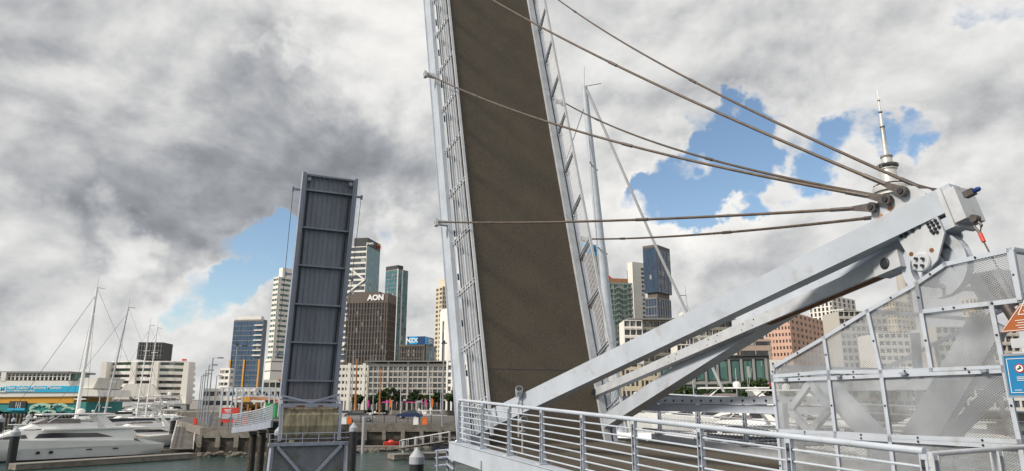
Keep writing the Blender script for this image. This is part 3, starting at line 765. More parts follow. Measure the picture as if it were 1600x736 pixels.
for i in range(4): mb.bar(P[i], P[(i + 1) % 4], .10, .09, up=(0, 1, 0))
build('diamond_bracket', mb, M_STEEL, mach, BF)
P = [atL(x, y, .55) for x, y in ((1508, 430), (1560, 420), (1580, 470), (1536, 482))]
build('drive_housing', MB().plate(P, (0, 1, 0), .35), M_UNDER2, mach, BF)
mb = MB().tube([atL(1540, 428, .5), atL(1590, 505, .5)], .07, 10)
build('hydraulic_ram', mb, M_SOCK, mach, BF, smooth=True)

# ---- signs at the right edge
LS = -0.95
sp = thing('sign_post', 'pale sign post with two bolted boards at the right edge', 'sign post', bw(12.6, LS + .1, deckz(12)), BRZ)
pa = atL(1606, 440, LS + .08); 
build('post', MB().box((pa.x + .10, LS + .08, (lowz + pa.z) / 2), (.09, .09, pa.z - lowz)), M_STEEL2, sp, BF)
build('bracket', MB().box((pa.x - .04, LS + .06, atL(1600, 535, LS).z), (.42, .04, .10)).box((pa.x - .04, LS + .06, atL(1600, 546, LS).z - .03), (.42, .05, .02)), M_STEEL2, sp, BF)
M_ORS = mat('orange_sign', (0.36, 0.10, 0.025), .5, 0, .08, 4)
M_BLS = mat('blue_sign', (0.012, 0.19, 0.42), .4, 0, .06, 4)
M_LET = mat('white_lettering', (0.78, 0.78, 0.76), .5, 0, .02)
M_RING = mat('dark_red_ring', (0.42, 0.03, 0.025), .5)
o1 = atL(1563, 520, LS); o2 = atL(1592, 476, LS)
sz = (o1.z, o2.z); tl, tr_ = o1.x, o1.x + .95
ws_ = thing('warning_sign', 'orange-brown warning board with cut-off corner and white triangle', 'sign', bw(o1.x, LS, o1.z), BRZ, 'signs at the right edge')
build('board', MB().plate([(tl, LS, sz[0]), (tr_, LS, sz[0]), (tr_, LS, sz[1]), (o2.x, LS, sz[1])], (0, 1, 0), .02), M_ORS, ws_, BF)
mb = MB()
def line2(mbx, a, b, w, L): mbx.bar((a[0], L, a[1]), (b[0], L, b[1]), .003, w, up=(b[1] - a[1], 0, -(b[0] - a[0])))
cxx, czz = tl + .31, sz[0] + .235
tri = [(cxx - .10, czz - .06), (cxx + .10, czz - .06), (cxx, czz + .11)]
for i in range(3): line2(mb, tri[i], tri[(i + 1) % 3], .008, LS - .003)
line2(mb, (cxx - .04, czz - .03), (cxx + .03, czz + .03), .012, LS - .003)
build('triangle_symbol', mb, M_LET, ws_, BF)
mb = MB()
for k in range(4): line2(mb, (tl + .17 + .02 * (k % 2), sz[0] + .115 - k * .026), (tl + .47 - .03 * (k % 2), sz[0] + .115 - k * .026), .006, LS - .003)
build('lettering', mb, M_LET, ws_, BF)
mb = MB()
for a, b in (((tl + .015, sz[0] + .012), (tr_, sz[0] + .012)), ((tl + .02, sz[0] + .012), (o2.x + .01, sz[1] - .015)), ((o2.x + .01, sz[1] - .015), (tr_, sz[1] - .015))): line2(mb, a, b, .006, LS - .003)
build('border_line', mb, M_LET, ws_, BF)
b1 = atL(1568, 557, LS); b2 = atL(1578, 618, LS)
tl, zt_, zb2 = b1.x, b1.z, b2.z
bs = thing('information_sign', 'blue rules board with round red and orange symbols in a grey frame', 'sign', bw(tl, LS, zb2), BRZ, 'signs at the right edge')
bd = build('board', MB().box((tl + .45, LS + .012, (zt_ + zb2) / 2), (.9, .02, zt_ - zb2)), M_BLS, bs, BF)
build('frame', MB().box((tl + .45, LS + .012, zt_ + .012), (.93, .035, .022)).box((tl + .45, LS + .012, zb2 - .012), (.93, .035, .022)).box((tl - .008, LS + .012, (zt_ + zb2) / 2), (.016, .035, zt_ - zb2)), M_GALV, bs, BF)
mb = MB()
for a, b in (((tl + .025, zb2 + .03), (tl + .9, zb2 + .03)), ((tl + .025, zt_ - .03), (tl + .9, zt_ - .03)), ((tl + .025, zb2 + .03), (tl + .025, zt_ - .03))): line2(mb, a, b, .006, LS - .003)
build('border_line', mb, M_LET, bs, BF)
for k, mm in enumerate((M_RING, mat('orange_disc', (.60, .22, .03), .5), M_RING, M_RING)):
    c = (tl + .14 + k * .125, LS - .001, zb2 + (zt_ - zb2) * .68)
    dk = build('symbol_disc', MB().lathe([(.048, 0), (.048, .002)], c, 20, axis=(0, -1, 0)), mm, bs, BF)
    build('pictogram', MB().lathe([(.036, 0), (.036, .0025)], (c[0], c[1] - .001, c[2]), 16, axis=(0, -1, 0)).box((c[0], c[1] - .004, c[2]), (.001, .001, .001)), M_LET, dk, BF) if k in (0, 2, 3) else None
    q = MB()
    q.bar((c[0] - .022, LS - .006, c[2] - .01), (c[0] + .022, LS - .006, c[2] + .006), .003, .016, up=(0, 0, 1))
    q.lathe([(.009, 0), (.009, .003)], (c[0] + .006, LS - .004, c[2] + .018), 8, axis=(0, -1, 0))
    build('pictogram', q, M_BDARK if k in (0, 2, 3) else M_LET, dk, BF)
mb = MB()
for k in range(4):
    for j in range(3): line2(mb, (tl + .10 + k * .125, zb2 + (zt_ - zb2) * .46 - j * .017), (tl + .18 + k * .125, zb2 + (zt_ - zb2) * .46 - j * .017), .006, LS - .003)
line2(mb, (tl + .20, zb2 + .10), (tl + .52, zb2 + .10), .010, LS - .003); line2(mb, (tl + .06, zb2 + .055), (tl + .13, zb2 + .055), .006, LS - .003)
build('lettering', mb, M_LET, bs, BF)

# ---- floodlights behind the near railing
def floodlight(x, y, L, label, aim):
    c = atL(x, y, L)
    t = thing('floodlight', label, 'floodlight', BF @ (c + Vector((0, 0, -.3))), BRZ, 'floodlights by the walkway')
    a = Vector(aim).normalized()
    build('lamp_housing', MB().lathe([(.03, -.16), (.075, -.12), (.085, 0), (.085, .13), (.079, .13)], c, 16, axis=a), M_STEEL2, t, BF, smooth=True)
    build('lens', MB().lathe([(.076, .118), (.076, .134)], c, 16, axis=a), M_DKWIN, t, BF)
    build('mount', MB().bar(c + Vector((0, 0, -.08)), c + Vector((-.03, 0, -.24)), .04, .05).box(c + Vector((-.03, 0, -.24)), (.10, .10, .03)).tube([c + Vector((-.03, 0, -.24)), c + Vector((-.03, 0, -1.0))], .02, 8), M_STEEL2, t, BF)
floodlight(811, 613, -1.85, 'white floodlight tilted up just above the near handrail', (.55, -.25, .5))
floodlight(817, 657, -1.80, 'white floodlight aimed sideways low behind the railing bars', (.8, -.2, .15))

# ------------------------------------------------------------------ the far bascule leaf, seen from below
T2 = -36.4
BF2 = BF @ Matrix.Translation((0, -0.62, 0))
TH2 = R(78.5)
FF = BF2 @ Matrix(((math.cos(TH2), 0, -math.sin(TH2), T2), (0, 1, 0, 0), (math.sin(TH2), 0, math.cos(TH2), 4.3), (0, 0, 0, 1))) @ Matrix.Diagonal((.985, .93, 1, 1))            # n points away from us
fl = thing('drawbridge_leaf', 'raised far drawbridge leaf showing its dark grey ribbed underside', 'drawbridge', bw(T2, 0, 4.3), BRZ, 'raised drawbridge leaves')
FL_ = 17.75
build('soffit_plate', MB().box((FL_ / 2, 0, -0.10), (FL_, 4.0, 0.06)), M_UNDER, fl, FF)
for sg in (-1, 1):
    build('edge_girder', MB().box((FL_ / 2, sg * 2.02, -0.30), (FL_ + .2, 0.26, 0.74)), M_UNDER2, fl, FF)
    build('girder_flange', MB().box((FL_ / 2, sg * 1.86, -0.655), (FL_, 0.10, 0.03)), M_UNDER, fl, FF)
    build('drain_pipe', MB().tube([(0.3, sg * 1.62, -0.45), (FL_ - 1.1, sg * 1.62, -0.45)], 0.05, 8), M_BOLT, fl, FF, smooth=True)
    build('handrail', MB().box((FL_ / 2, sg * 1.95, 1.2), (FL_ - 1, 0.08, 0.05)), M_STEEL2, fl, FF)
    build('lamp', MB().lathe([(.10, 0), (.16, -.1), (.15, -.2)], (FL_ - .35, sg * 1.62, -.35), 12), M_CAP, fl, FF)
    ex = [(FL_ - 1.2, .55), (FL_ - 7.5, .45), (FL_ - 13.4, .45)]
    for k, (s_, l_) in enumerate(ex):
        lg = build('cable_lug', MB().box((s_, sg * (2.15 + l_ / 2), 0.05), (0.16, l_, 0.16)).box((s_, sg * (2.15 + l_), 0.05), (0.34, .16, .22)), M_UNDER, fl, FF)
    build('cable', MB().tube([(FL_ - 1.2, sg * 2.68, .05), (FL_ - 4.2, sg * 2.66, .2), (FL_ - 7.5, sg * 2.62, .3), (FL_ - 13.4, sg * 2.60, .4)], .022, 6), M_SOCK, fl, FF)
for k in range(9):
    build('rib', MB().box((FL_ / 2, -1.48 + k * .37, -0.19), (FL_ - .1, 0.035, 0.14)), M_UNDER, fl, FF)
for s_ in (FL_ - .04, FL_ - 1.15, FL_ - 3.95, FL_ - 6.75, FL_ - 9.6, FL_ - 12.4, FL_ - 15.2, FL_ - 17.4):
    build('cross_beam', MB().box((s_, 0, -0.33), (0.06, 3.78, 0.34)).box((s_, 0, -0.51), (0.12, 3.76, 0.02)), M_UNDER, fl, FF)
def fpt(x, y, L=0, t=None): return atL(x, y, L)
# counterweight block and its frame
cw = thing('counterweight', 'rust-streaked concrete counterweight held in a grey steel frame below the far leaf', 'counterweight', bw(T2 + 1.6, 0, 2.6), BRZ)
cwc = Vector((T2 + 1.7, 0.05, 3.75)); q = MB(); n = 10
prof = [(-.9, -1.15), (.25, -1.15), (.62, -.85), (.72, -.2), (.62, .55), (.30, 1.02), (-.9, 1.02)]
vs = [(cwc.x + a, L, cwc.z + b) for L in (-1.86, 1.86) for a, b in prof]; m_ = len(prof)
q.add(vs, [tuple(range(m_)), tuple(range(m_, 2 * m_))[::-1]] + [(i, (i + 1) % m_, m_ + (i + 1) % m_, m_ + i) for i in range(m_)])
build('concrete_block', q, M_WEIGHT, cw, BF2)
mb = MB()
for L in (-2.02, 2.02):
    mb.bar((cwc.x + .5, L, cwc.z + 1.15), (cwc.x + .7, L, cwc.z - 1.2), .20, .20).bar((cwc.x - .6, L, cwc.z + 1.75), (cwc.x + .5, L, cwc.z + 1.15), .18, .18)
mb.bar((cwc.x + .5, -2.1, cwc.z + 1.18), (cwc.x + .5, 2.1, cwc.z + 1.18), .20, .26).bar((cwc.x - .1, -2.1, cwc.z + 1.55), (cwc.x - .1, 2.1, cwc.z + 1.5), .14, .16)
build('steel_frame', mb, M_UNDER2, cw, BF2)
build('brace', MB().bar((cwc.x + .1, -2.0, cwc.z + 1.85), (cwc.x + .3, 0, cwc.z + 1.38), .12, .12), M_UNDER2, cw, BF2)
build('brace', MB().bar((cwc.x + .1, 2.0, cwc.z + 1.95), (cwc.x + .3, 0, cwc.z + 1.38), .12, .12), M_UNDER2, cw, BF2)
build('rust_patch', MB().box((cwc.x + .605, -.75, cwc.z + 1.12), (.012, .55, .12)).box((cwc.x + .605, .6, cwc.z + 1.13), (.012, .32, .10)), M_RUST, cw, BF2)
# lower pit frame
pit = thing('pit_screen', 'grey steel lower frame with slatted screen, V brace and small railing under the counterweight', 'steel frame', bw(T2 + 2.4, 0, -.2), BRZ)
tx = T2 + 2.6; zt, zb2 = 2.35, -.30
def wk(z): return 2.62 + .10 * (zt - z) / (zt - zb2)
mb = MB().bar((tx, -2.75, zt), (tx, 2.75, zt), .30, .22).bar((tx + .1, -2.72, zb2), (tx + .1, 2.72, zb2), .22, .20)
for sg in (-1, 1): mb.bar((tx, sg * 2.5, zt), (tx + .05, sg * 2.6, zb2), .24, .22)
build('frame', mb, M_UNDER2, pit, BF2)
for sg in (-1, 1): build('brace', MB().bar((tx + .12, sg * 2.15, zt - .15), (tx + .14, sg * .1, zb2 + .3), .10, .20, up=(0, 1, 0)), M_UNDER2, pit, BF2)
mb = MB()
for k in range(44): mb.box((tx - .10, -2.35 + k * .109, (zt + zb2) / 2), (.05, .05, zt - zb2 - .1))
sl = build('slatted_screen', mb, mat('slat_grey', (0.30, 0.31, 0.34), .6, 0, .2, 3, dirt=((0.17, 0.15, 0.09), .9, .5, .65)), pit, BF2)
build('back_plate', MB().box((tx - .16, 0, (zt + zb2) / 2), (.04, 4.8, zt - zb2 - .1)), M_UNDER, pit, BF2)
for z in (zt + .35, zt + .72): build('rail_bar', MB().tube([(tx + .15, -2.7, z), (tx + .15, 2.7, z)], .03, 6).tube([(tx + .15, 2.7, z), (tx - 1.2, 2.7, z)], .03, 6), M_UNDER2, pit, BF2)
for k in range(6): build('rail_post', MB().tube([(tx + .15, -2.7 + k * 1.08, zt), (tx + .15, -2.7 + k * 1.08, zt + .74)], .032, 6), M_UNDER2, pit, BF2)
for L in (-2.0, 1.2, 2.2): build('pier_column', MB().lathe([(.40, WZ - 4), (.36, zb2 - .1)], (tx - .4, L, 0), 14), M_MUSSEL, pit, BF2, smooth=True)
build('walk_plate', MB().box((tx - .6, 0, zt - .05), (1.2, 5.3, .10)), M_UNDER2, pit, BF2)
# far approach ramp
def dz2(t): return 3.85 + (t - T2) * 0.065 if t > -55 else 2.5
fa = thing('bridge_approach', 'far approach ramp climbing from the quay to the far leaf on columns', 'bridge', bw(-45, 0, 2.2), BRZ)
q = MB(); TT = [T2 - .4 - 1.05 * k for k in range(15)]
def ramp(mbx, La, Lb, zt, zb):
    for i in range(len(TT) - 1):
        a, b = TT[i], TT[i + 1]; ca = -.55 * ((i / 14) ** 2) * 3; cb = -.55 * (((i + 1) / 14) ** 2) * 3
        vs = [(t, L + c_, max(dz2(t), 2.25) + z) for t, c_ in ((a, ca), (b, cb)) for L in (La, Lb) for z in (zb, zt)]
        mbx.add(vs, [(0, 1, 3, 2), (4, 6, 7, 5), (0, 4, 5, 1), (2, 3, 7, 6), (0, 2, 6, 4), (1, 5, 7, 3)])
    return mbx
build('deck', ramp(MB(), -2.2, 2.6, 0, -.1), M_PAVE, fa, BF2)
build('fascia', ramp(MB(), -2.36, -2.205, .05, -.45), M_UNDER2, fa, BF2)
for i, t_ in enumerate((-39.5, -43.5, -47.5)):
    cc = build('column', MB().lathe([(.30, WZ - 4), (.30, dz2(t_) - .5)], (t_, -1.9 - i * .3, 0), 14), M_MUSSEL, fa, BF2, smooth=True)
    build('column_head', MB().box((t_, -1.8 - i * .3, dz2(t_) - .55), (.9, .9, .2)), M_CONC, cc, BF2)
fr = thing('bridge_railing', 'white ladder-like railing sweeping down the far approach ramp to the quay', 'railing', bw(-45, -2.3, 3), BRZ, 'bridge railings')
for k in range(7):
    zz_ = .15 + k * .165
    pts = [(TT[i], -2.28 - .55 * ((i / 14) ** 2) * 3, max(dz2(TT[i]), 2.25) + zz_) for i in range(15)]
    build('handrail' if k == 6 else 'rail_bar', MB().tube(pts, .045 if k == 6 else .024, 6), M_STEEL, fr, BF2)
for i in range(29):
    f = i / 2; j = min(int(f), 13); g = f - j
    a = Vector((TT[j], -2.28 - .55 * ((j / 14) ** 2) * 3, max(dz2(TT[j]), 2.25))); b = Vector((TT[j + 1], -2.28 - .55 * (((j + 1) / 14) ** 2) * 3, max(dz2(TT[j + 1]), 2.25)))
    p = a.lerp(b, g)
    build('rail_post', MB().bar(p, p + Vector((0, 0, 1.18)), .05, .12), M_STEEL, fr, BF2)

# ------------------------------------------------------------------ piles in the water
def pile(x, ytop, Y, r, label, capc=M_CAP, low=None, group='mooring piles'):
    p = at(x, ytop, Y)
    t = thing('mooring_pile', label, 'pile', (p.x, p.y, WZ - 3), 0, group)
    build('shaft', MB().lathe([(r, WZ - 3), (r, p.z - r * 1.9)], (p.x, p.y, 0), 20), low or M_PILE, t, WORLD, smooth=True)
    build('cone_cap', MB().lathe([(r * 1.08, p.z - r * 2.2), (r * 1.08, p.z - r * 1.25), (.02, p.z)], (p.x, p.y, 0), 20), capc, t, WORLD)
pile(652, 699, 20, .20, 'nearest black mooring pile with grey-white cone cap below the near railing')
pile(553, 660, 50, .28, 'black pile with pointed pale cap just right of the far leaf')
pile(437, 665, 51, .30, 'black pile with pointed pale cap just left of the slatted pit screen')
pile(26, 667, 74, .42, 'tall leaning-looking black pile with pale cap in front of the large motor yacht')
pile(2, 648, 92, .42, 'black pile with pale cap at the left edge of the picture')
pile(272, 648, 105, .38, 'dark pile with pale cap between the moored yachts and the gangway')
pile(46, 646, 150, .5, 'pale-capped pile in front of the museum wharf, left of the white mast')
pile(82, 648, 140, .4, 'pale-capped pile beside the museum wharf at the bow of the yacht')
pile(22, 652, 150, .4, 'small pale-capped pile at the left end of the museum wharf')

# ------------------------------------------------------------------ boats
def hull(mb, L, Bm, zk, sheer, bow_rake=1.0, n=14, stern=.85, flare=1.0, x0=0.0):
    """bow towards +x; sheer(f)->deck height; f 0 stern .. 1 bow"""
    secs = []
    for i in range(n + 1):
        f = i / n
        wf = stern + (1 - stern) * min(1, f / .35) if f < .35 else (1 - ((f - .35) / .65) ** 2.3)
        hb_ = max(Bm / 2 * wf, .02); zs = sheer(f); x = -L / 2 + L * f
        rk = bow_rake * max(0, (f - .6) / .4) ** 2
        wl = hb_ * (.86 if f < .6 else .86 - .5 * (f - .6) / .4 * flare)
        xb = x - rk * .9
        secs.append([(xb, -wl * .5, zk), (xb + rk * .3, -wl, .15), (x - rk * .25, -hb_ * .97, zs * .62), (x, -hb_, zs), (x, hb_, zs), (x - rk * .25, hb_ * .97, zs * .62), (xb + rk * .3, wl, .15), (xb, wl * .5, zk)])
    vs = [p for s_ in secs for p in s_]; fs = []
    for i in range(n):
        for k in range(8):
            fs.append((i * 8 + k, i * 8 + (k + 1) % 8, (i + 1) * 8 + (k + 1) % 8, (i + 1) * 8 + k))
    fs += [tuple(range(8)), tuple(range(n * 8, n * 8 + 8))[::-1]]
    return mb.add(vs, fs)
def cabin(mb, x0, x1, w0, w1, z0, z1, fr=.6, ar=.2, n=2, tum=.12):
    """raked house: x0 aft .. x1 forward"""
    vs = [(x0, -w0, z0), (x1, -w1, z0), (x1, w1, z0), (x0, w0, z0), (x0 + ar, -w0 + tum, z1), (x1 - fr, -w1 + tum, z1), (x1 - fr, w1 - tum, z1), (x0 + ar, w0 - tum, z1)]
    return mb.add(vs, [(3, 2, 1, 0), (4, 5, 6, 7), (0, 1, 5, 4), (1, 2, 6, 5), (2, 3, 7, 6), (3, 0, 4, 7)])
def motor_yacht(label, L, loc, rz, hm=None, group='motor yachts in the basin', detail=1, hb=None):
    t = thing('motor_yacht', label, 'yacht', loc, rz, group); B = L * .235; k = L / 20
    hm = hm or M_WHITE
    sh = lambda f: (1.75 + 1.0 * f ** 1.6) * k * (1 if f > .12 else .75)
    h = build('hull', hull(MB(), L, B, -.5 * k, sh, 2.0 * k), hm, t, smooth=True)
    build('waterline_stripe', MB().box((-.6 * k, 0, .12 * k), (L * .86, B * .872, .09 * k)), M_BLACKHULL, h)
    build('rub_rail', MB().box((-.12 * L, -B / 2 - .01, 1.30 * k), (L * .70, .06 * k, .06 * k)).box((-.12 * L, B / 2 + .01, 1.30 * k), (L * .70, .06 * k, .06 * k)), M_WHITE2, h)
    for sg in (-1, 1):
        for xx in (-.02, .03): build('porthole', MB().lathe([(.17 * k, 0), (.17 * k, .03)], (xx * L, sg * (B / 2 * .955), .85 * k), 12, axis=(0, sg, 0)), M_DKWIN, h)
        for xx in (-.28, -.17, .12, .20): build('porthole', MB().box((xx * L, sg * B / 2 * .955 * (1 if xx < .15 else .93), 1.0 * k), (.45 * k, .06, .12 * k)), M_DKWIN, h)
    z0 = 1.9 * k
    hs = build('deckhouse', cabin(MB(), -.36 * L, .27 * L, B * .42, B * .30, z0 - .15 * k, z0 + 1.22 * k, 3.3 * k, .1, tum=.14 * k), M_WHITE, t)
    for sg in (-1, 1):
        w_ = MB(); prof = [(-.27 * L, .34 * k), (-.20 * L, .80 * k), (-.02 * L, .92 * k), (.03 * L, .84 * k), (.045 * L, .40 * k)]
        def yy(x, z): 
            f = (x + .36 * L) / (.63 * L); return B * .42 + (B * .30 - B * .42) * f - .14 * k * (z + .15 * k) / (1.37 * k)
        w_.plate([(x, sg * (yy(x, z) - .02), z0 + z) for x, z in prof], (0, sg, 0), .06)
        build('side_window', w_, M_DKWIN, hs)
        prof = [(.07 * L, .42 * k), (.08 * L, .80 * k), (.135 * L, .70 * k), (.215 * L, .30 * k)]
        build('side_window', MB().plate([(x, sg * (yy(x, z) - .02), z0 + z) for x, z in prof], (0, sg, 0), .06), M_DKWIN, hs)
    zf = z0 + 1.22 * k
    build('flybridge_deck', MB().box((-.20 * L, 0, zf + .05 * k), (.44 * L, B * .86, .14 * k)), M_WHITE, t)
    fb = build('flybridge', cabin(MB(), -.20 * L, .09 * L, B * .36, B * .26, zf + .12 * k, zf + .72 * k, 1.2 * k, .1, tum=.2 * k), M_WHITE, t)
    build('windscreen', cabin(MB(), -.13 * L, .05 * L, B * .31, B * .24, zf + .72 * k, zf + 1.12 * k, .9 * k, .1, tum=.1), mat('screen_plastic', (.20, .17, .17), .15), t)
    build('hardtop', MB().box((-.12 * L, 0, zf + 1.62 * k), (.30 * L, B * .66, .12 * k)), M_WHITE, t)
    for sg in (-1, 1):
        build('arch_leg', MB().bar((-.26 * L, sg * B * .34, zf + .1 * k), (-.20 * L, sg * B * .30, zf + 1.6 * k), .08 * k, .8 * k, up=(1, 0, 0), h2=.5 * k), M_WHITE, t)
        build('arch_leg', MB().bar((-.0 * L, sg * B * .28, zf + .8 * k), (-.05 * L, sg * B * .28, zf + 1.6 * k), .05 * k, .10 * k, up=(1, 0, 0)), M_WHITE, t)
    ra = build('radar_dome', MB().lathe([(.28 * k, 0), (.36 * k, .12 * k), (.34 * k, .36 * k), (.15 * k, .52 * k)], (-.14 * L, .15, zf + 1.7 * k), 14), M_WHITE2, t, smooth=True)
    build('aerial', MB().tube([(-.19 * L, .5, zf + 1.65 * k), (-.21 * L, .5, zf + 3.4 * k)], .02, 5), M_WHITE2, t)
    for sg in (-1, 1):
        rl = MB(); pts = [(.10 * L + .38 * L * q / 6, sg * (B / 2 * (1 - ((.60 + .38 * q / 6 - .35) / .65) ** 2.3) - .08), sh(.60 + .38 * q / 6) + .6 * k) for q in range(7)]
        rl.tube(pts, .02, 5)
        for p in pts: rl.tube([p, (p[0], p[1], p[2] - .6 * k)], .015, 5)
        build('bow_rail', rl, M_ALU, t)
    build('swim_platform', MB().box((-L * .5 - .5 * k, 0, .35 * k), (1.3 * k, B * .78, .14 * k)), M_TEAK, t)
    build('aft_stair', MB().plate([(-.5 * L, B * .30, .4 * k), (-.5 * L, B * .30, 1.3 * k), (-.40 * L, B * .30, 1.9 * k), (-.38 * L, B * .30, 1.9 * k), (-.47 * L, B * .30, .4 * k)], (0, -1, 0), B * .6), M_WHITE2, t)
    return t
def sail_yacht(label, L, loc, rz, mh, hm=None, mm=None, rake=0.02, group='sailing yachts in the harbour', cover=None, heel=0.0, thick=1.0, spread=3, two=False):
    t = thing('sailing_yacht', label, 'sailing yacht', loc, rz, group); B = L * .25; k = L / 14
    sh = lambda f: (1.05 + .35 * abs(f - .35) ** 1.2 * 2) * k
    h = build('hull', hull(MB(), L, B, -.4, sh, 1.2 * k, stern=.7), hm or M_WHITE, t, smooth=True)
    build('boot_stripe', MB().box((-.3 * k, 0, .12), (L * .80, B * .80, .07)), M_NAVY, h)
    zc = 1.05 * k
    build('deck', MB().box((-.07 * L, 0, zc + .03), (L * .72, B * .72, .04)), M_TEAK, t)
    c = build('coachroof', cabin(MB(), -.15 * L, .22 * L, B * .28, B * .16, zc, zc + .55 * k, .9 * k, .1, tum=.1), M_WHITE, t)
    for sg in (-1, 1): build('cabin_window', MB().box((.0, sg * B * .225, zc + .30 * k), (L * .16, .10, .16 * k)), M_DKWIN, c)
    foot = Vector((.06 * L, 0, zc + .4 * k)); top = foot + Vector((-rake * mh, heel * mh, mh))
    r = .10 * thick * max(k, .8)
    ms = build('mast', MB().tube([foot, foot.lerp(top, .6), top], r, 10, r2=r * .55), mm or M_ALU, t, smooth=True)
    for q in range(1, spread + 1):
        p = foot.lerp(top, q / (spread + 1)); w_ = B * .30 * (1 - .15 * q)
        build('spreader', MB().tube([p + Vector((-.1, -w_, .05)), p, p + Vector((-.1, w_, .05))], .035 * thick, 5), mm or M_ALU, ms)
    build('masthead_gear', MB().tube([top, top + Vector((-.05, 0, .9 * k))], .015, 4).box(top + Vector((-.35 * k, 0, .05)), (.7 * k, .05, .05)), M_BDARK, ms)
    bm_ = foot + Vector((0, 0, 1.0 * k))
    be = bm_ + Vector((-.36 * L, 0, .15))
    bo = build('boom', MB().tube([bm_, be], .09 * k, 8), mm or M_ALU, t)
    build('sail_cover', MB().tube([bm_ + Vector((-.1, 0, .20 * k)), bm_.lerp(be, .4) + Vector((0, 0, .22 * k)), be + Vector((0, 0, .12 * k))], .20 * k, 8, r2=.11 * k), cover or M_CANVASBL, bo, smooth=True)
    bowp = Vector((L * .48, 0, sh(1))); stp = Vector((-L * .49, 0, sh(0)))
    build('forestay', MB().tube([bowp, foot.lerp(top, .95)], .017 * thick, 5), M_BOLT, t)
    build('backstay', MB().tube([stp, top], .012 * thick, 4), M_BOLT, t)
    for sg in (-1, 1):
        build('shroud', MB().tube([(foot.x - .2, sg * B * .45, zc), foot.lerp(top, .25 if spread > 1 else .5) + Vector((-.1, sg * B * .28, 0)), foot.lerp(top, .93)], .012 * thick, 4), M_BOLT, t)
    g = MB()
    for sg in (-1, 1):
        pts = [(L * (-.46 + .9 * q / 8), sg * B * .46 * (1 if q < 5 else 1 - (q - 4) * .2), sh(.04 + .9 * q / 8) + .55) for q in range(9)]
        g.tube(pts, .012, 4)
        for p in pts: g.tube([p, (p[0], p[1], p[2] - .55)], .014, 4)
    build('guard_rail', g, M_ALU, t)
    return t
def pz(x, y): return atz(x, y, WZ)
# big motor yacht, bow to the left
a, b = pz(240, 709), pz(0, 721); dv = (b - a).normalized(); Ly = 25.0
cc = a + dv * (Ly / 2 - .3)
big = motor_yacht('large white motor yacht with dark swept windows moored nearest at the left edge', Ly, (cc.x, cc.y, WZ), math.atan2(dv.y, dv.x), hb=1); big.scale = (1, 1, .84)
ang = math.atan2(dv.y, dv.x)
def boat_at(x, y, dx=0): p = pz(x, y); return (p.x, p.y, WZ)
motor_yacht('smaller white motor yacht with dark windows just behind the stern of the large yacht', 17, boat_at(205, 697), ang + .05)
motor_yacht('white motor yacht with raised bow third in the row behind the large yacht', 16, boat_at(225, 683), ang)
motor_yacht('white motor yacht half hidden by masts left of the gangway', 18, boat_at(190, 676), ang + .2)
motor_yacht('white motor cruiser in front of the ship-shaped building', 20, boat_at(215, 667), ang + .5)
motor_yacht('white motor cruiser partly hidden behind the flybridge of the large yacht', 17, boat_at(120, 676), ang - .1)
motor_yacht('small white motor cruiser beside the museum wharf', 14, boat_at(70, 682), ang + 3.0)
motor_yacht('white motor cruiser at the far end of the left basin', 16, boat_at(245, 657), ang + .6)
motor_yacht('large white superyacht in the back row below the right end of the ship-shaped building', 34, boat_at(250, 659), ang + .9)
motor_yacht('large white superyacht in the back row below the middle of the ship-shaped building', 32, boat_at(212, 661), ang + .7)
motor_yacht('large white superyacht in the back row between museum and ship-shaped building', 32, boat_at(172, 662), ang + .3)
motor_yacht('white motor yacht stern-on beside the dark pile near the gangway', 19, boat_at(262, 672), ang + 1.2)
motor_yacht('white motor yacht at the left side of the gangway dock', 15, boat_at(258, 684), ang + .6)
def sail_px(label, xt, yt, xb, yb, L, rz, Y, **kw):
    """mast seen from (xt, yt) down to the waterline under (xb, yb)"""
    b = at(xb, yb, Y); tp = at(xt, yt, Y)
    mh = tp.z - WZ - 1.5 * L / 14
    lx = (tp.x - b.x)
    # heel/rake: put sideways lean into the boat's own axes
    rk = -(lx * math.cos(rz)) / mh; he = -(lx * math.sin(rz)) / mh
    foot = Vector((.06 * L * math.cos(rz), .06 * L * math.sin(rz)))
    return sail_yacht(label, L, (b.x - foot.x, b.y - foot.y, WZ), rz, mh, rake=rk, heel=he, **kw)
sail_px('white sailing yacht with the thick tall white mast beside the museum', 152, 449, 121, 640, 24, ang + .3, 105, mm=M_WHITE, thick=1.75, spread=4)
sail_px('sailing yacht with the grey mast between the museum and the ship-shaped building', 201, 480, 162, 640, 20, ang + .2, 98, thick=1.1, spread=4)
sail_px('sailing yacht with the left one of two slim white masts before the ship-shaped building', 234, 508, 214, 640, 18, ang + .3, 112, mm=M_WHITE, thick=.95, spread=3)
sail_px('sailing yacht with the right one of two slim white masts before the ship-shaped building', 246, 512, 228, 640, 18, ang + .4, 116, mm=M_WHITE, thick=.95, spread=3, cover=M_TEAL)
sail_px('distant small sailing yacht whose thin mast shows left of the ship-shaped building', 157, 600, 156, 645, 10, .5, 150, spread=1)
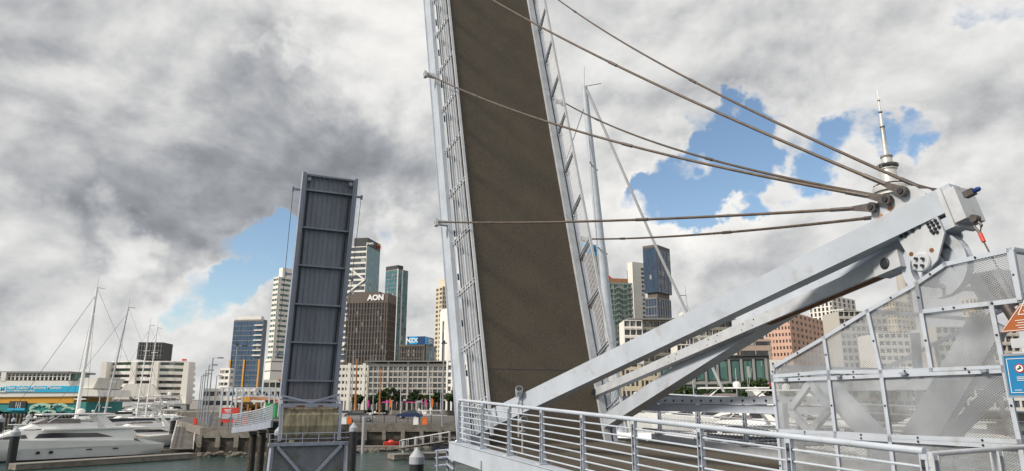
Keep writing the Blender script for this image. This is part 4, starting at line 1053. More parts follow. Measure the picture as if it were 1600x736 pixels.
# basin behind the island, seen between the two leaves
sail_px('sailing vessel with tall orange varnished mast left of the cream hotel', 558, 560, 555, 640, 18, .3, 165, mm=M_WOODMAST, thick=2.0, spread=1)
sail_px('sailing vessel with shorter orange varnished mast in front of the hotel windows', 595, 576, 593, 640, 16, .2, 165, mm=M_WOODMAST, thick=1.8, spread=1)
sail_px('white sailing yacht moored left of the two orange masts', 548, 585, 546, 640, 13, 2.9, 160, thick=1.2)
sail_px('sailing yacht with grey mast right of the shorter orange mast', 584, 590, 583, 640, 12, .1, 170, thick=1.0)
sail_px('sailing yacht with grey mast under the middle of the hotel', 627, 575, 626, 640, 15, 3.0, 172, thick=1.2)
sail_px('sailing yacht with short white mast right of the hotel trees', 671, 590, 674, 640, 12, .3, 162, thick=1.2, mm=M_WHITE)
sail_px('sailing yacht with thin mast close to the near leaf at its left', 690, 588, 688, 640, 13, 2.8, 170, thick=1.1)
motor_yacht('white motor cruiser behind the parked cars, left of the hotel trees', 15, (at(600, 640, 170).x, 170, WZ), .1)
motor_yacht('white motor cruiser moored in front of the hotel cafe parasols', 17, (at(640, 640, 175).x, 175, WZ), 3.1)
motor_yacht('white motor cruiser with tall flybridge beside the near leaf', 18, (at(690, 640, 165).x, 165, WZ), .2)
# right-hand basin
sail_px('superyacht with the very tall pale mast rising behind the near leaf', 913, 134, 967, 612, 34, 2.75, 62, mm=M_STEEL, thick=2.1, spread=3)
for o_ in list(bpy.data.objects):
    if o_.name.startswith('backstay') and o_.parent and o_.parent.get('label', '').startswith('superyacht with'): bpy.data.objects.remove(o_)
motor_yacht('white motor yacht with radar mast left of the wire cage by the green-glass building', 36, (at(1100, 640, 120).x, 118, WZ), 3.0)
motor_yacht('white motor yacht seen just above the bolted beam beside the wire cage', 34, (at(1180, 640, 110).x, 110, WZ), 2.9)
motor_yacht('dark-hulled motor yacht with white upperworks below the bolted beam', 22, (at(1125, 640, 95).x, 92, WZ), 2.95, hm=M_BLACKHULL)
motor_yacht('white motor yacht seen through the left panels of the wire cage', 20, (at(1290, 640, 100).x, 100, WZ), .2)
motor_yacht('white motor yacht seen through the middle of the wire cage', 22, (at(1430, 640, 105).x, 104, WZ), 3.0)
motor_yacht('white motor yacht in the row behind, right of the superyacht mast', 30, (at(1030, 640, 130).x, 130, WZ), .1)
sail_yacht('white-hulled sailing yacht seen under the bolted beam through the railings', 14, (at(1075, 655, 66).x, 66, WZ), .15, 15, thick=.7)
sail_yacht('dark blue sailing yacht with pointed bow seen through the far railing', 13, (at(1120, 668, 50).x, 50, WZ), .2, .9, hm=M_NAVY, spread=1)
sail_yacht('low dark blue sloop hull seen through the railings near the leaf foot', 12, (at(1010, 670, 45).x, 44, WZ), -.1, .9, hm=M_NAVY, spread=1)
sail_px('sailing yacht with small mast rising in front of the green-glass building', 1149, 575, 1153, 640, 12, .2, 125, thick=1.0, spread=1)
sail_px('sailing yacht with thin mast in front of the waterside trees', 1168, 590, 1169, 640, 11, 2.9, 132, thick=.9, spread=1)
# dark hull by the quay between the leaves
p = pz(705, 700)
sail_yacht('dark-hulled yacht with pale deck gear tied up against the quay left of the near railing', 12, (p.x + 3, p.y - 5, WZ), 2.9, 4.0, hm=M_BLACKHULL, spread=1)
# the long slanting pole from the superyacht
a = at(917, 140, 61.0); b = at(1131, 612, 64)
rb = build('rolled_headsail', MB().tube([a, a.lerp(b, .5) + Vector((0, 0, -.5)), b], .13, 8), M_ALU, None, None, smooth=True)
rb2 = [o for o in bpy.data.objects if o.get('label', '').startswith('superyacht with the very tall')][0]
rb.data.transform(ROOTM[rb2].inverted()); rb.parent = rb2

# ------------------------------------------------------------------ docks
def dock(label, pts, w, th=.45, z=None, group='floating docks', name='dock'):
    z = z if z is not None else WZ + .55
    t = thing(name, label, 'dock', (pts[0][0], pts[0][1], z), 0, group)
    q = MB(); e_ = MB()
    for i in range(len(pts) - 1):
        a = Vector((pts[i][0], pts[i][1], z)); b = Vector((pts[i + 1][0], pts[i + 1][1], z))
        q.bar(a, b, w, .10); e_.bar(a - Vector((0, 0, .27)), b - Vector((0, 0, .27)), w * .97, th)
    build('planking', q, M_TIMBER, t, WORLD); build('float', e_, M_CONC, t, WORLD)
    return t
d0, d1_ = pz(18, 735), pz(300, 716)
dock('long low timber dock running along the large motor yacht', [d0.xy, d1_.xy], 2.0)
d2, d3 = pz(284, 711), pz(288, 665)
dock('grey gangway dock leading away beside the concrete quay', [(d2.x, d2.y), (d3.x, d3.y)], 3.0)
gw = thing('gangway', 'grey sloping gangway with white handrails at the corner of the quay', 'gangway', (d2.x, d2.y, WZ), 0)
g0 = pz(283, 713) + Vector((0, 0, .8)); g1 = Vector((atz(290, 668, GZ - .6)))
build('ramp', MB().bar(g0, g1, 2.6, .12), M_PAVE, gw, WORLD)
for sg in (-1.35, 1.35):
    q = MB()
    for h_ in (.5, 1.0): q.tube([g0 + Vector((sg, 0, h_)), g1 + Vector((sg, 0, h_))], .05, 6)
    for k in range(8):
        p = g0.lerp(g1, k / 7) + Vector((sg, 0, 0)); q.tube([p, p + Vector((0, 0, 1))], .045, 5)
    build('handrail', q, M_WHITE2, gw, WORLD)
e0_ = pz(594, 718); e1_ = pz(700, 713); e2_ = pz(700, 690)
dock('small concrete-edged pontoon in the water between the two leaves', [(e0_.x + 1.2, e0_.y), (e1_.x + 3, e1_.y)], 2.6)
f0_ = pz(556, 704); f1_ = pz(640, 704)
dock('narrow pontoon lying close under the quay wall right of the far leaf', [(f0_.x, f0_.y), (f1_.x, f1_.y)], 1.6)
g0 = pz(625, 714) + Vector((0, 0, 1.0)); g1 = atz(702, 689, GZ - .8)
gb = thing('gangway', 'thin sloping access ramp rising from the pontoon to the quay between the leaves', 'gangway', g0, 0)
build('ramp', MB().bar(g0, g1, 1.3, .12), M_TIMBER, gb, WORLD)
for sg in (-.6, .6):
    q = MB().tube([g0 + Vector((0, sg, .9)), g1 + Vector((0, sg, .9))], .045, 6)
    for k in range(7):
        p = g0.lerp(g1, k / 6) + Vector((0, sg, 0)); q.tube([p, p + Vector((0, 0, .9))], .035, 5)
    build('handrail', q, M_ALU, gb, WORLD)
for i, (x, y, Y, lb) in enumerate(((569, 652, 90, 'pale square pile standing against the quay wall right of the black pile'), (631, 690, 84, 'short white post on the pontoon, the nearer of two'), (650, 683, 88, 'short white post on the pontoon, the farther of two'))):
    p = at(x, y, Y)
    tagp(build('post', MB().lathe([(.2, WZ - 2), (.2, p.z), (.16, p.z + .04)], (p.x, p.y, 0), 10), M_CAP, None), lb, 'post', 'pale posts at the pontoon')
# red dinghy
p = pz(612, 703)
t = thing('dinghy', 'small red covered dinghy on the narrow pontoon under the quay wall', 'dinghy', (p.x, p.y, WZ + .5), .3); t.scale = (.7, .7, .8)
build('hull', hull(MB(), 3.2, 1.5, 0, lambda f: .7, .5, n=8), M_RED, t, smooth=True)
build('cover', MB().lathe([(.7, .6), (.55, .85), (.2, 1.05)], (-.2, 0, 0), 10), M_RED, t)
# museum wharf
# ------------------------------------------------------------------ ladder platform under the near bridge
lp = thing('access_ladder', 'small grey tubular ladder platform below the left end of the near bridge', 'ladder', at(700, 730, 21), 0)
for z_ in (705, 716, 728):
    build('rail_bar', MB().tube([at(681, z_, 21.5), at(700, z_ - 2, 19.5), at(709, z_ + 6, 18.8)], .035, 6), M_UNDER2, lp, WORLD)
for x_ in (683, 699, 708): build('rail_post', MB().tube([at(x_, 704, 20), at(x_ + 1, 760, 20)], .035, 6), M_UNDER2, lp, WORLD)
rp = build('encrusted_column', MB().lathe([(.45, WZ - 4), (.45, 2.6)], at(733, 700, 19.5).xy.to_3d(), 16), M_MUSSEL, None); tagp(rp, 'shell-encrusted column under the left corner of the near bridge', 'column')

# ------------------------------------------------------------------ buildings
def bearing_hit(C, d, x, y):
    """distance along direction d from point C to the vertical plane through the camera and pixel x, y"""
    r = ray(x, y); nx, ny = r.y, -r.x
    return -(C.x * nx + C.y * ny) / (d.x * nx + d.y * ny)
def building(name, label, xl, xc, xr, ytop, Y, phi, floors, wall, glz, cols=(8, 5), pier=.35, span=.4, z0=GZ, proud=.25, dep=None, group=None, roof=None, piers=(1, 1), para=1.0, cat='building', first=0.0, capm=None, bays=None, base=None):
    ph = R(phi); C = at(xc, ytop, Y); zt = C.z
    dl = Vector((-math.cos(ph), math.sin(ph), 0)); dr = Vector((math.sin(ph), math.cos(ph), 0))
    if xl < xc: ll = bearing_hit(C, dl, xl, ytop)
    else: ll = dep or 25
    if xr > xc + .5: lr = bearing_hit(C, dr, xr, ytop)
    else: lr = dep or 25
    if ll <= 0 or ll > 90: print('LEN', label, 'll', ll); ll = dep or 25
    if lr <= 0 or lr > 90: print('LEN', label, 'lr', lr); lr = dep or 25
    C = Vector((C.x, C.y, 0))
    t = thing(name, label, cat, (C.x, C.y, z0), 0, group)
    fp = [C, C + dr * lr, C + dr * lr + dl * ll, C + dl * ll]
    ctr = (fp[0] + fp[2]) / 2
    def inset(d): return [(C + dr * a + dl * b) for a, b in ((d, d), (lr - d, d), (lr - d, ll - d), (d, ll - d))]
    Hh = zt - z0; fh = (Hh - para - first) / floors
    w_ = MB(); gi = inset(proud); outer = fp
    if first: w_.prism(inset(.06), z0, z0 + first)
    for k in range(floors + 1):
        za = z0 + first + k * fh
        zb = za + (fh * span if k < floors else para)
        w_.prism(inset(.03), za, zb)
    if piers[0] or piers[1]:
        for (a0, d_, n_, ln) in ((C, dl, cols[0] if piers[0] else 0, ll), (C, dr, cols[1] if piers[1] else 0, lr)):
            if not n_: continue
            cw_ = ln / n_; other = dr if d_ is dl else dl
            for i in range(n_ + 1):
                pw = cw_ * pier
                s0 = max(0, i * cw_ - pw / 2); s1 = min(ln, i * cw_ + pw / 2)
                if s1 - s0 < .01: continue
                A = a0 + d_ * s0; B_ = a0 + d_ * s1
                q = [A, B_, B_ + other * (proud + .2), A + other * (proud + .2)]
                w_.prism(q, z0 + first, zt - para * .5)
    wl = build('wall', w_, wall, t, WORLD)
    for k in range(floors):
        za = z0 + first + k * fh + fh * span + .01
        build('window_band', MB().prism(gi, za, za + fh * (1 - span) - .02), glz, t, WORLD)
    if roof:
        for (a0, a1, b0, b1, hh, m_) in roof:
            q = [C + dr * lr * a + dl * ll * b for a, b in ((a0, b0), (a1, b0), (a1, b1), (a0, b1))]
            build('roof_plant', MB().prism(q, zt, zt + hh), m_, t, WORLD)
    t_ = dict(t=t, C=C, dl=dl, dr=dr, ll=ll, lr=lr, zt=zt, fh=fh, z0=z0)
    return t_
def face_text(b, face, along, z, size, s, m, depth=.1, bold=0.0):
    if face == 'l':
        o = b['C'] + b['dl'] * b['ll'] * along; x = -b['dl']; out = -b['dr']
    else:
        o = b['C'] + b['dr'] * b['lr'] * along; x = b['dr']; out = -b['dl']
    o = Vector((o.x, o.y, z)) + out * .25
    return text('lettering', s, size, plane_matrix(o, x), m, b['t'], depth, WORLD, bold), o, x, out
M_LITW = mat('white_sign_letters', (0.80, 0.80, 0.80), .5, 0, .02)

# -- towers left of the near leaf
b = building('tower', 'blue glass tower with yellow panels low down, left of the raised far leaf', 366, 412, 418, 499, 400, 8, 17, M_BGREY, G_BLUE, cols=(9, 2), pier=.07, span=.12, proud=.12, roof=[(.1, .9, .1, .9, 2.0, M_BWHITE)])
# yellow fins on the lower third
q = MB()
for f in (0.0, .50, .97): q.prism([b['C'] + b['dl'] * (b['ll'] * f) - b['dr'] * .5, b['C'] + b['dl'] * (b['ll'] * f + .9) - b['dr'] * .5, b['C'] + b['dl'] * (b['ll'] * f + .9), b['C'] + b['dl'] * b['ll'] * f][::-1], GZ, GZ + 26)
build('yellow_fin', q, M_YELL, b['t'], WORLD)
q = MB().prism([b['C'] + b['dl'] * (b['ll'] + .01), b['C'] + b['dl'] * (b['ll'] + .4), b['C'] + b['dl'] * (b['ll'] + .4) + b['dr'] * 20, b['C'] + b['dl'] * (b['ll'] + .01) + b['dr'] * 20][::-1], GZ, GZ + 26)
build('yellow_side', q, M_YELL, b['t'], WORLD)
for k in range(7):
    q = MB(); z_ = GZ + 28 + k * 2.9; q.prism([b['C'] - b['dr'] * .9, b['C'] + b['dl'] * 5 - b['dr'] * .9, b['C'] + b['dl'] * 5, b['C']][::-1], z_, z_ + .7)
    build('balcony', q, M_BWHITE, b['t'], WORLD)
build_list = []
b = building('tower', 'white office tower with dark ribbon windows partly behind the far leaf', 428, 436, 500, 432, 470, 40, 24, M_BWHITE, G_GREEN, cols=(2, 1), pier=.12, span=.55, proud=.3, dep=20, piers=(1, 1), roof=[(.1, .55, .2, .9, 7, M_BWHITE)])
building('building', 'cream slab building with sloping grooves in front of the white office tower', 415, 424, 470, 560, 300, 55, 5, M_BWHITE, M_BGREY, cols=(2, 2), pier=.1, span=.85, proud=.08, dep=30)
building('building', 'white balconied block between the lamp posts, left of the yellow-panelled tower', 344, 360, 366, 575, 330, 20, 6, M_BWHITE, G_GREY, cols=(2, 1), pier=.1, span=.5, proud=.6)
building('building', 'low white building with dark upper windows behind the red-roofed gantry', 318, 400, 402, 607, 240, 3, 2, M_BWHITE, G_DARK, cols=(8, 2), pier=.12, span=.5, dep=12)
b = building('building', 'pale green terraced restaurant building with terracotta roof left of the far leaf', 412, 470, 471, 593, 245, 3, 3, mat('pale_green_wall', (.45, .47, .42), .8), G_DARK, cols=(6, 2), pier=.15, span=.42, dep=15)
q = MB(); C = b['C']; zt = b['zt']
q.add([C + Vector((0, -1, zt)), C + b['dl'] * b['ll'] * .62 + Vector((0, -1, zt)), C + b['dl'] * b['ll'] * .4 + Vector((0, 5, zt + 3.4)), C + b['dl'] * b['ll'] * .1 + Vector((0, 5, zt + 3.4)), C + b['dl'] * b['ll'] * .62 + Vector((0, 12, zt)), C + Vector((0, 12, zt))], [(0, 1, 2, 3), (1, 4, 2), (4, 5, 3, 2), (5, 0, 3), (0, 5, 4, 1)])
build('roof', q, M_OCHRE, b['t'], WORLD)
# office tower with white cross bracing
b = building('tower', 'glass office tower with white cross bracing and an orange emblem on the roof corner', 520, 574, 594, 384, 560, 12, 27, M_BWHITE, G_GREY, cols=(1, 4), pier=.04, span=.35, proud=.15)
C, dl, dr, ll, zt = b['C'], b['dl'], b['dr'], b['ll'], b['zt']
for k in range(3):
    z1 = zt - 8 - k * 42
    for a0, a1, s0, s1 in ((.95, .02, z1, z1 - 21), (.02, .95, z1 - 21, z1 - 42)):
        A = C + dl * ll * a0 - dr * .6; B_ = C + dl * ll * a1 - dr * .6
        build('cross_brace', MB().bar((A.x, A.y, s0), (B_.x, B_.y, s1), .8, 1.1), M_LITW, b['t'], WORLD)
build('glass_fin', MB().prism([C - dr * .3 - dl * .3, C + dr * b['lr'] - dl * .3, C + dr * b['lr'], C - dr * .3], GZ, zt), G_TEAL, b['t'], WORLD)
bx = C + dr * b['lr'] * .5 + dl * 8
build('crown', MB().prism([C - dr * .2 - dl * .3, C + dr * b['lr'] - dl * .3, C + dr * b['lr'] + dl * 12, C + dl * 12 - dr * .2], zt, zt + 7), M_BDARK, b['t'], WORLD)
o = C - dl * .8 + dr * b['lr'] * .80
for k, (dx, dz, w) in enumerate(((0, 3.6, 2.2), (1.6, 4.4, 2.6), (3.2, 3.0, 2.4))):
    build('emblem', MB().box((o.x - 2 + dx * .9, o.y - .8, zt + dz), (w, .8, w * 1.0)), (M_ORANGE, M_YELL, M_RED)[k], b['t'], WORLD)
text('lettering', 'pwc', 3.6, plane_matrix((C.x + 2.4, C.y - 1.5, zt + 1.8), (1, 0, 0)), M_LITW, b['t'], .1, WORLD, .08)
M_TMP = None
# dark brown tower
b = building('tower', 'dark brown gridded office tower with white letters, between the two bridge leaves', 543, 607, 620, 458, 400, 10, 17, M_BBROWN, G_DARK, cols=(14, 7), pier=.30, span=.10, proud=.55, para=5.5, roof=[(.2, .8, .25, .75, 1.5, M_BBROWN)])
face_text(b, 'l', .30, b['zt'] - 2.6, 4.4, 'AON', M_LITW, .15, .22)
C, dl, dr = b['C'], b['dl'], b['dr']
for f in (.5,):
    q = MB()
    for k in range(15):
        A = C + dl * (b['ll'] * k / 14) - dr * .10
        q.box((A.x, A.y, GZ + (b['zt'] - GZ) * .47), (.5, .4, 1.0), rz=R(-10))
    build('belt_course', q, M_BGREY, b['t'], WORLD)
b = building('tower', 'slim blue-green glass tower rising behind the dark brown tower', 603, 622, 638, 420, 520, 35, 30, M_BGREY, G_TEAL, cols=(4, 6), pier=.10, span=.14, proud=.12, roof=[(.0, .5, .0, 1, 3, M_BDARK)])
q = MB(); A = b['C'] + b['dr'] * .01
for o_ in (0.0, .45): 
    p = b['C'] + b['dr'] * b['lr'] * o_; q.box((p.x, p.y - .3, (b['zt'] + GZ) / 2), (.9, .8, b['zt'] - GZ))
build('white_edge', q, M_BWHITE, b['t'], WORLD)
# NZX
b = building('building', 'dark mid-rise office block with a bright blue lettered sign box on its roof', 624, 664, 681, 538, 360, 12, 9, M_BBROWN, G_DARK, cols=(10, 3), pier=.25, span=.15, proud=.4, first=2)
C, dl, dr, zt = b['C'], b['dl'], b['dr'], b['zt']
M_CYAN = mat('cyan_sign', (0.0, 0.33, 0.68), .4, 0, .03)
o = C + dl * b['ll'] * .68
build('sign_box', MB().prism([C + dl * .2, C + dr * b['lr'] * .8, C + dr * b['lr'] * .8 + dl * b['ll'] * .7, C + dl * b['ll'] * .7], zt, zt + 4.2), mat('navy_sign', (.01, .05, .16), .4), b['t'], WORLD)
A = C + dl * b['ll'] * .30
build('sign_panel', MB().prism([A - dr * .2 - dl * 0, A - dr * .2 + dl * 4.5, A + dl * 4.5, A][::-1], zt + .1, zt + 4.1), M_CYAN, b['t'], WORLD)
build('sign_panel', MB().prism([C - dl * .2, C + dr * 7 - dl * .2, C + dr * 7, C][::-1], zt + .1, zt + 4.1), M_CYAN, b['t'], WORLD)
face_text(b, 'l', .50, zt + 2.0, 3.0, 'NZX', M_LITW, .1, .1)
face_text(b, 'r', .45, zt + 2.0, 3.0, 'NZX', M_LITW, .1, .1)
build('glass_corner', MB().prism([C - dl * .25 + dr * 1, C - dl * .25 + dr * b['lr'], C + dr * b['lr'], C + dr * 1], GZ + 2, zt - .5), G_TEAL, b['t'], WORLD)
# cream towers beside the near leaf
b = building('tower', 'stepped cream residential tower with red rooftop characters just left of the near leaf', 681, 692, 716, 447, 470, 55, 26, M_BCREAM, G_GREY, cols=(2, 7), pier=.35, span=.42, proud=.3, roof=[(.2, .8, .1, .9, 6, M_BCREAM)])
A = b['C'] + b['dr'] * b['lr'] * .5
text('lettering', '长', 4.5, plane_matrix((A.x - 1, A.y - 1.5, b['zt'] + 5), (1, 0, 0)), M_RED, b['t'], .2, WORLD, .1)
q = MB(); pC = at(704, 482, 300)
rd = thing('building', 'plain rounded cream wall building close to the near leaf on its left', 'building', (pC.x, pC.y, GZ)); 
build('wall', MB().lathe([(5.5, GZ), (5.5, pC.z - 1), (5.0, pC.z)], (pC.x + .5, pC.y + 5, 0), 28), M_BWHITE, rd, WORLD, smooth=True)
build('window_slot', MB().box((pC.x - 3.2, pC.y + .6, GZ + 24), (.5, .4, 26)), G_GREY, rd, WORLD)
# hotel / apartments along the waterfront
def apartment(name, label, xl, xr, ytop, Y, floors, bays, wallm, z0=GZ, dep=14, first=3.2, group=None, skewr=0, per_window=True, wfrac=.78, hfrac=.62, balc=True, roofm=None):
    A = at(xl, ytop, Y); B_ = at(xr, ytop, Y + skewr); zt = A.z
    A = Vector((A.x, A.y, 0)); B_ = Vector((B_.x, B_.y, 0)); d = (B_ - A).normalized(); ln = (B_ - A).length; nb = Vector((-d.y, d.x, 0))
    t = thing(name, label, 'building', (A.x, A.y, z0), 0, group)
    fh = (zt - z0 - first - .9) / floors; cw_ = ln / bays
    w_ = MB().prism([A + nb * .5, B_ + nb * .5, B_ + nb * dep, A + nb * dep], z0, zt - .05)
    for k in range(floors + 1):
        z = z0 + first + k * fh
        w_.prism([A, B_, B_ + nb * .52, A + nb * .52], z - .16, z + (fh * (1 - hfrac) if k < floors else .95) - .16)
    for i in range(bays + 1):
        wd = cw_ * (1 - wfrac) / 2 * (2.2 if i % 4 == 0 else 1)
        p0 = A + d * max(0, i * cw_ - wd); p1 = A + d * min(ln, i * cw_ + wd)
        w_.prism([p0 - nb * (.16 if i % 4 == 0 else .03), p1 - nb * (.16 if i % 4 == 0 else .03), p1 + nb * .5, p0 + nb * .5], z0, zt + (.5 if i % 4 == 0 else .02))
    build('wall', w_, wallm, t, WORLD)
    cnt = 0
    for k in range(floors):
        z = z0 + first + k * fh
        for i in range(bays):
            p0 = A + d * (i * cw_ + cw_ * .05); p1 = A + d * ((i + 1) * cw_ - cw_ * .05)
            if cnt < 100: 
                build('window', MB().prism([p0 + nb * .30, p1 + nb * .30, p1 + nb * .49, p0 + nb * .49], z - .1, z + fh), G_APT, t, WORLD); cnt += 1
        if balc:
            r_ = MB()
            for i in range(bays):
                p0 = A + d * (i * cw_ + cw_ * .12) - nb * .01; p1 = A + d * ((i + 1) * cw_ - cw_ * .12) - nb * .01
                r_.bar((p0.x, p0.y, z + fh * .62), (p1.x, p1.y, z + fh * .62), .05, .06)
                for q_ in range(3):
                    pm = p0.lerp(p1, (q_ + 1) / 4); r_.box((pm.x, pm.y, z + fh * .48), (.05, .05, fh * .3))
            build('balcony_rail', r_, M_GALV, t, WORLD)
    s_ = MB()
    for i in range(bays):
        p0 = A + d * (i * cw_ + cw_ * .10); p1 = A + d * ((i + 1) * cw_ - cw_ * .10)
        s_.prism([p0 + nb * .2, p1 + nb * .2, p1 + nb * .49, p0 + nb * .49], z0 + .1, z0 + first - .3)
    build('shopfront', s_, G_DARK, t, WORLD)
    if roofm: build('roof', MB().prism([A - nb * 1.2 - d * 1.2, B_ - nb * 1.2 + d * 1.2, B_ + nb * dep, A + nb * dep], zt + .5, zt + .9), roofm, t, WORLD)
    return t, A, d, nb, zt, ln
apartment('hotel', 'long grey-cream waterfront hotel with rows of balconies between the two leaves', 576, 700, 568, 236, 6, 16, mat('hotel_render', (.52, .50, .46), .8, 0, .08, .3), wfrac=.84, hfrac=.70, roofm=M_BGREY)
apartment('building', 'cream waterfront block with small square windows left of the hotel', 500, 575, 570, 240, 5, 13, M_BWHITE, wfrac=.62, hfrac=.42, balc=False)
apartment('building', 'narrow cream balconied block between the hotel and the near leaf', 698, 740, 566, 228, 5, 5, M_BWHITE, wfrac=.72, hfrac=.62, skewr=-6)
p = at(635, 570, 244)
# -- behind and right of the near leaf
b = building('tower', 'tall pinkish striped tower with bright blue top seen through the leaf railing', 892, 916, 946, 396, 520, 40, 30, mat('striped_stone', (.46, .36, .30), .8), G_DARK, cols=(7, 2), pier=.34, span=.40, proud=.3)
C, dl, dr, zt = b['C'], b['dl'], b['dr'], b['zt']
cy = C + dr * b['lr'] * .5 + dl * b['ll'] * .5
build('blue_crown', MB().prism([C, C + dr * b['lr'], C + dr * b['lr'] + dl * b['ll'], C + dl * b['ll']], zt + .01, zt + 9.0), mat('bank_blue', (.0, .32, .58), .45), b['t'], WORLD)
for dx, dz, s_ in ((0, 1.3, 1.1), (-1.2, -.2, 1.0), (1.2, -.2, 1.0), (0, -1.2, .8)):
    A = C - dl * .4 + dr * b['lr'] * .35
    build('emblem_petal', MB().lathe([(s_, 0), (s_, .3)], (A.x + dx, A.y - .9, zt + 4 + dz), 12, axis=(0, -1, 0)), mat('navy_petal', (.01, .08, .25), .5), b['t'], WORLD)
b = building('tower', 'green glass apartment tower with a red-edged roof right of the superyacht mast', 946, 951, 988, 441, 400, 78, 22, mat('sea_green_panel', (.22, .30, .27), .6), G_GREEN, cols=(2, 5), pier=.14, span=.30, proud=.5, dep=18)
C, dl, dr, zt = b['C'], b['dl'], b['dr'], b['zt']
q = MB()
for k in range(22):
    for f in (.38, .84):
        A = C + dr * b['lr'] * f - dl * .4; build('balcony', MB().box((A.x, A.y, GZ + k * b['fh'] + 1), (2.6, 2.0, .8), rz=R(12)), M_BGREY, b['t'], WORLD)
build('red_roof_fin', MB().prism([C, C + dr * b['lr'] * .8, C + dr * b['lr'] * .8 + dl * 2, C + dl * 2], zt, zt + 2.5), M_OCHRE, b['t'], WORLD)
A = C + dl * 1.5
build('red_blade', MB().plate([(A.x - 1.5, A.y, zt - 8), (A.x + .8, A.y, zt - 8), (A.x + 4, A.y, zt + 2), (A.x - 1.5, A.y, zt + 6)], (0, 1, 0), .6), M_RED, b['t'], WORLD)
b = building('tower', 'narrow blank white tower with one column of windows behind the green glass tower', 980, 988, 1006, 409, 520, 62, 30, M_BWHITE, M_BWHITE, cols=(1, 1), pier=.1, span=.7, proud=.03, dep=16)
q = MB()
A = b['C'] + b['dr'] * b['lr'] * .82 - b['dl'] * .1
for k in range(28): q.box((A.x, A.y, b['zt'] - 5 - k * 3.4), (2.0, .7, 1.6), rz=R(28))
build('window_column', q, G_DARK, b['t'], WORLD)
A = b['C'] + b['dl'] * b['ll']
build('side_glass', MB().prism([A + b['dl'] * .05, A + b['dl'] * .5, A + b['dl'] * .5 + b['dr'] * 10, A + b['dl'] * .05 + b['dr'] * 10][::-1], GZ, b['zt'] - 6), G_BLUED, b['t'], WORLD)
b = building('tower', 'dark blue glass tower with a waisted middle right of the blank white tower', 1004, 1025, 1046, 385, 480, 40, 16, M_BDARK, G_BLUED, cols=(3, 4), pier=.06, span=.06, proud=.10, z0=at(1025, 456, 480).z, first=0, roof=[(.0, 1, .0, 1, 1.6, M_BBROWN)])
b2 = building('tower_base', 'lower part', 1008, 1026, 1048, 464, 480, 40, 12, M_BGREY, G_BLUED, cols=(4, 6), pier=.16, span=.12, proud=.3)
b2['t'].name = 'tower'; b2['t']['label'] = 'lower glass and stone shaft directly beneath the dark blue waisted tower'
for k_ in list(b2['t'].children):
    X = ROOTM[b['t']].inverted() @ ROOTM[b2['t']]
    k_.data.transform(X); k_.parent = b['t']; k_.name = 'base_' + k_.name.split('.')[0]
bpy.data.objects.remove(b2['t'])
q = MB(); C, dl, dr = b['C'], b['dl'], b['dr']
build('waist', MB().prism([C + (dl + dr) * 1.5, C + dr * (b['lr'] - 1.5) + dl * 1.5, C + dr * (b['lr'] - 1.5) + dl * (b['ll'] - 1.5), C + dl * (b['ll'] - 1.5) + dr * 1.5], at(1025, 468, 480).z, b['z0'] + .5), M_BBROWN, b['t'], WORLD)
# long balconied apartments
def terrace(label, xl, xr, ytop, Y, floors, bays, z0, dep, group=None, m=None, skewr=0):
    m = m or M_BWHITE
    A = at(xl, ytop, Y); B_ = at(xr, ytop, Y + skewr); zt = A.z; A.z = 0; B_.z = 0; d = (B_ - A).normalized(); nb = Vector((-d.y, d.x, 0)); ln = (B_ - A).length
    t = thing('apartment_building', label, 'building', (A.x, A.y, z0), 0, group); fh = (zt - z0) / floors; cw_ = ln / bays
    build('wall', MB().prism([A + nb * 1.6, B_ + nb * 1.6, B_ + nb * dep, A + nb * dep], z0, zt - .1), m, t, WORLD)
    for k in range(floors):
        z = z0 + k * fh
        build('window_band', MB().prism([A + nb * 1.3, B_ + nb * 1.3, B_ + nb * 1.59, A + nb * 1.59], z + .5, z + fh - .4), G_APT, t, WORLD)
        q = MB().prism([A, B_, B_ + nb * 1.62, A + nb * 1.62], z + fh - .32, z + fh - .05)
        q.prism([A, B_, B_ + nb * .08, A + nb * .08], z + .15, z + .95)
        build('balcony', q, m, t, WORLD)
    q = MB()
    for i in range(bays + 1):
        p0 = A + d * (i * cw_ - .12); p1 = A + d * (i * cw_ + .12)
        q.prism([p0 + nb * .1, p1 + nb * .1, p1 + nb * 1.62, p0 + nb * 1.62], z0, zt)
    build('party_wall', q, m, t, WORLD)
    return t, A, B_, d, nb, zt
t, A, B_, d, nb, zt = terrace('long cream apartment block with overhanging flat roof and many balconies behind the mast legs', 1000, 1143, 501, 300, 10, 14, GZ, 18, m=mat('warm_render', (.50, .47, .41), .8))
build('roof', MB().prism([A - nb * 2.5 - d * 6, B_ - nb * 2.5 + d * 1, B_ + nb * 18, A + nb * 18 - d * 6], zt + .2, zt + .9), M_BGREY, t, WORLD)
build('penthouse', MB().prism([A + d * 20 + nb * 4, A + d * 35 + nb * 4, A + d * 35 + nb * 12, A + d * 20 + nb * 12], zt + .9, zt + 4.5), M_BWHITE, t, WORLD)
t, A, B_, d, nb, zt = terrace('white gridded apartment wing stepping down in front of the long cream block', 1058, 1110, 538, 285, 7, 8, GZ, 12)
t, A, B_, d, nb, zt = terrace('tall narrow end of apartments at the left of the long cream block', 975, 1003, 500, 292, 10, 3, GZ, 14)
apartment('building', 'low cream two-storey building with square windows behind the near leaf foot', 940, 1036, 573, 222, 3, 13, M_BCREAM, wfrac=.70, hfrac=.55, first=3, balc=False, dep=16)
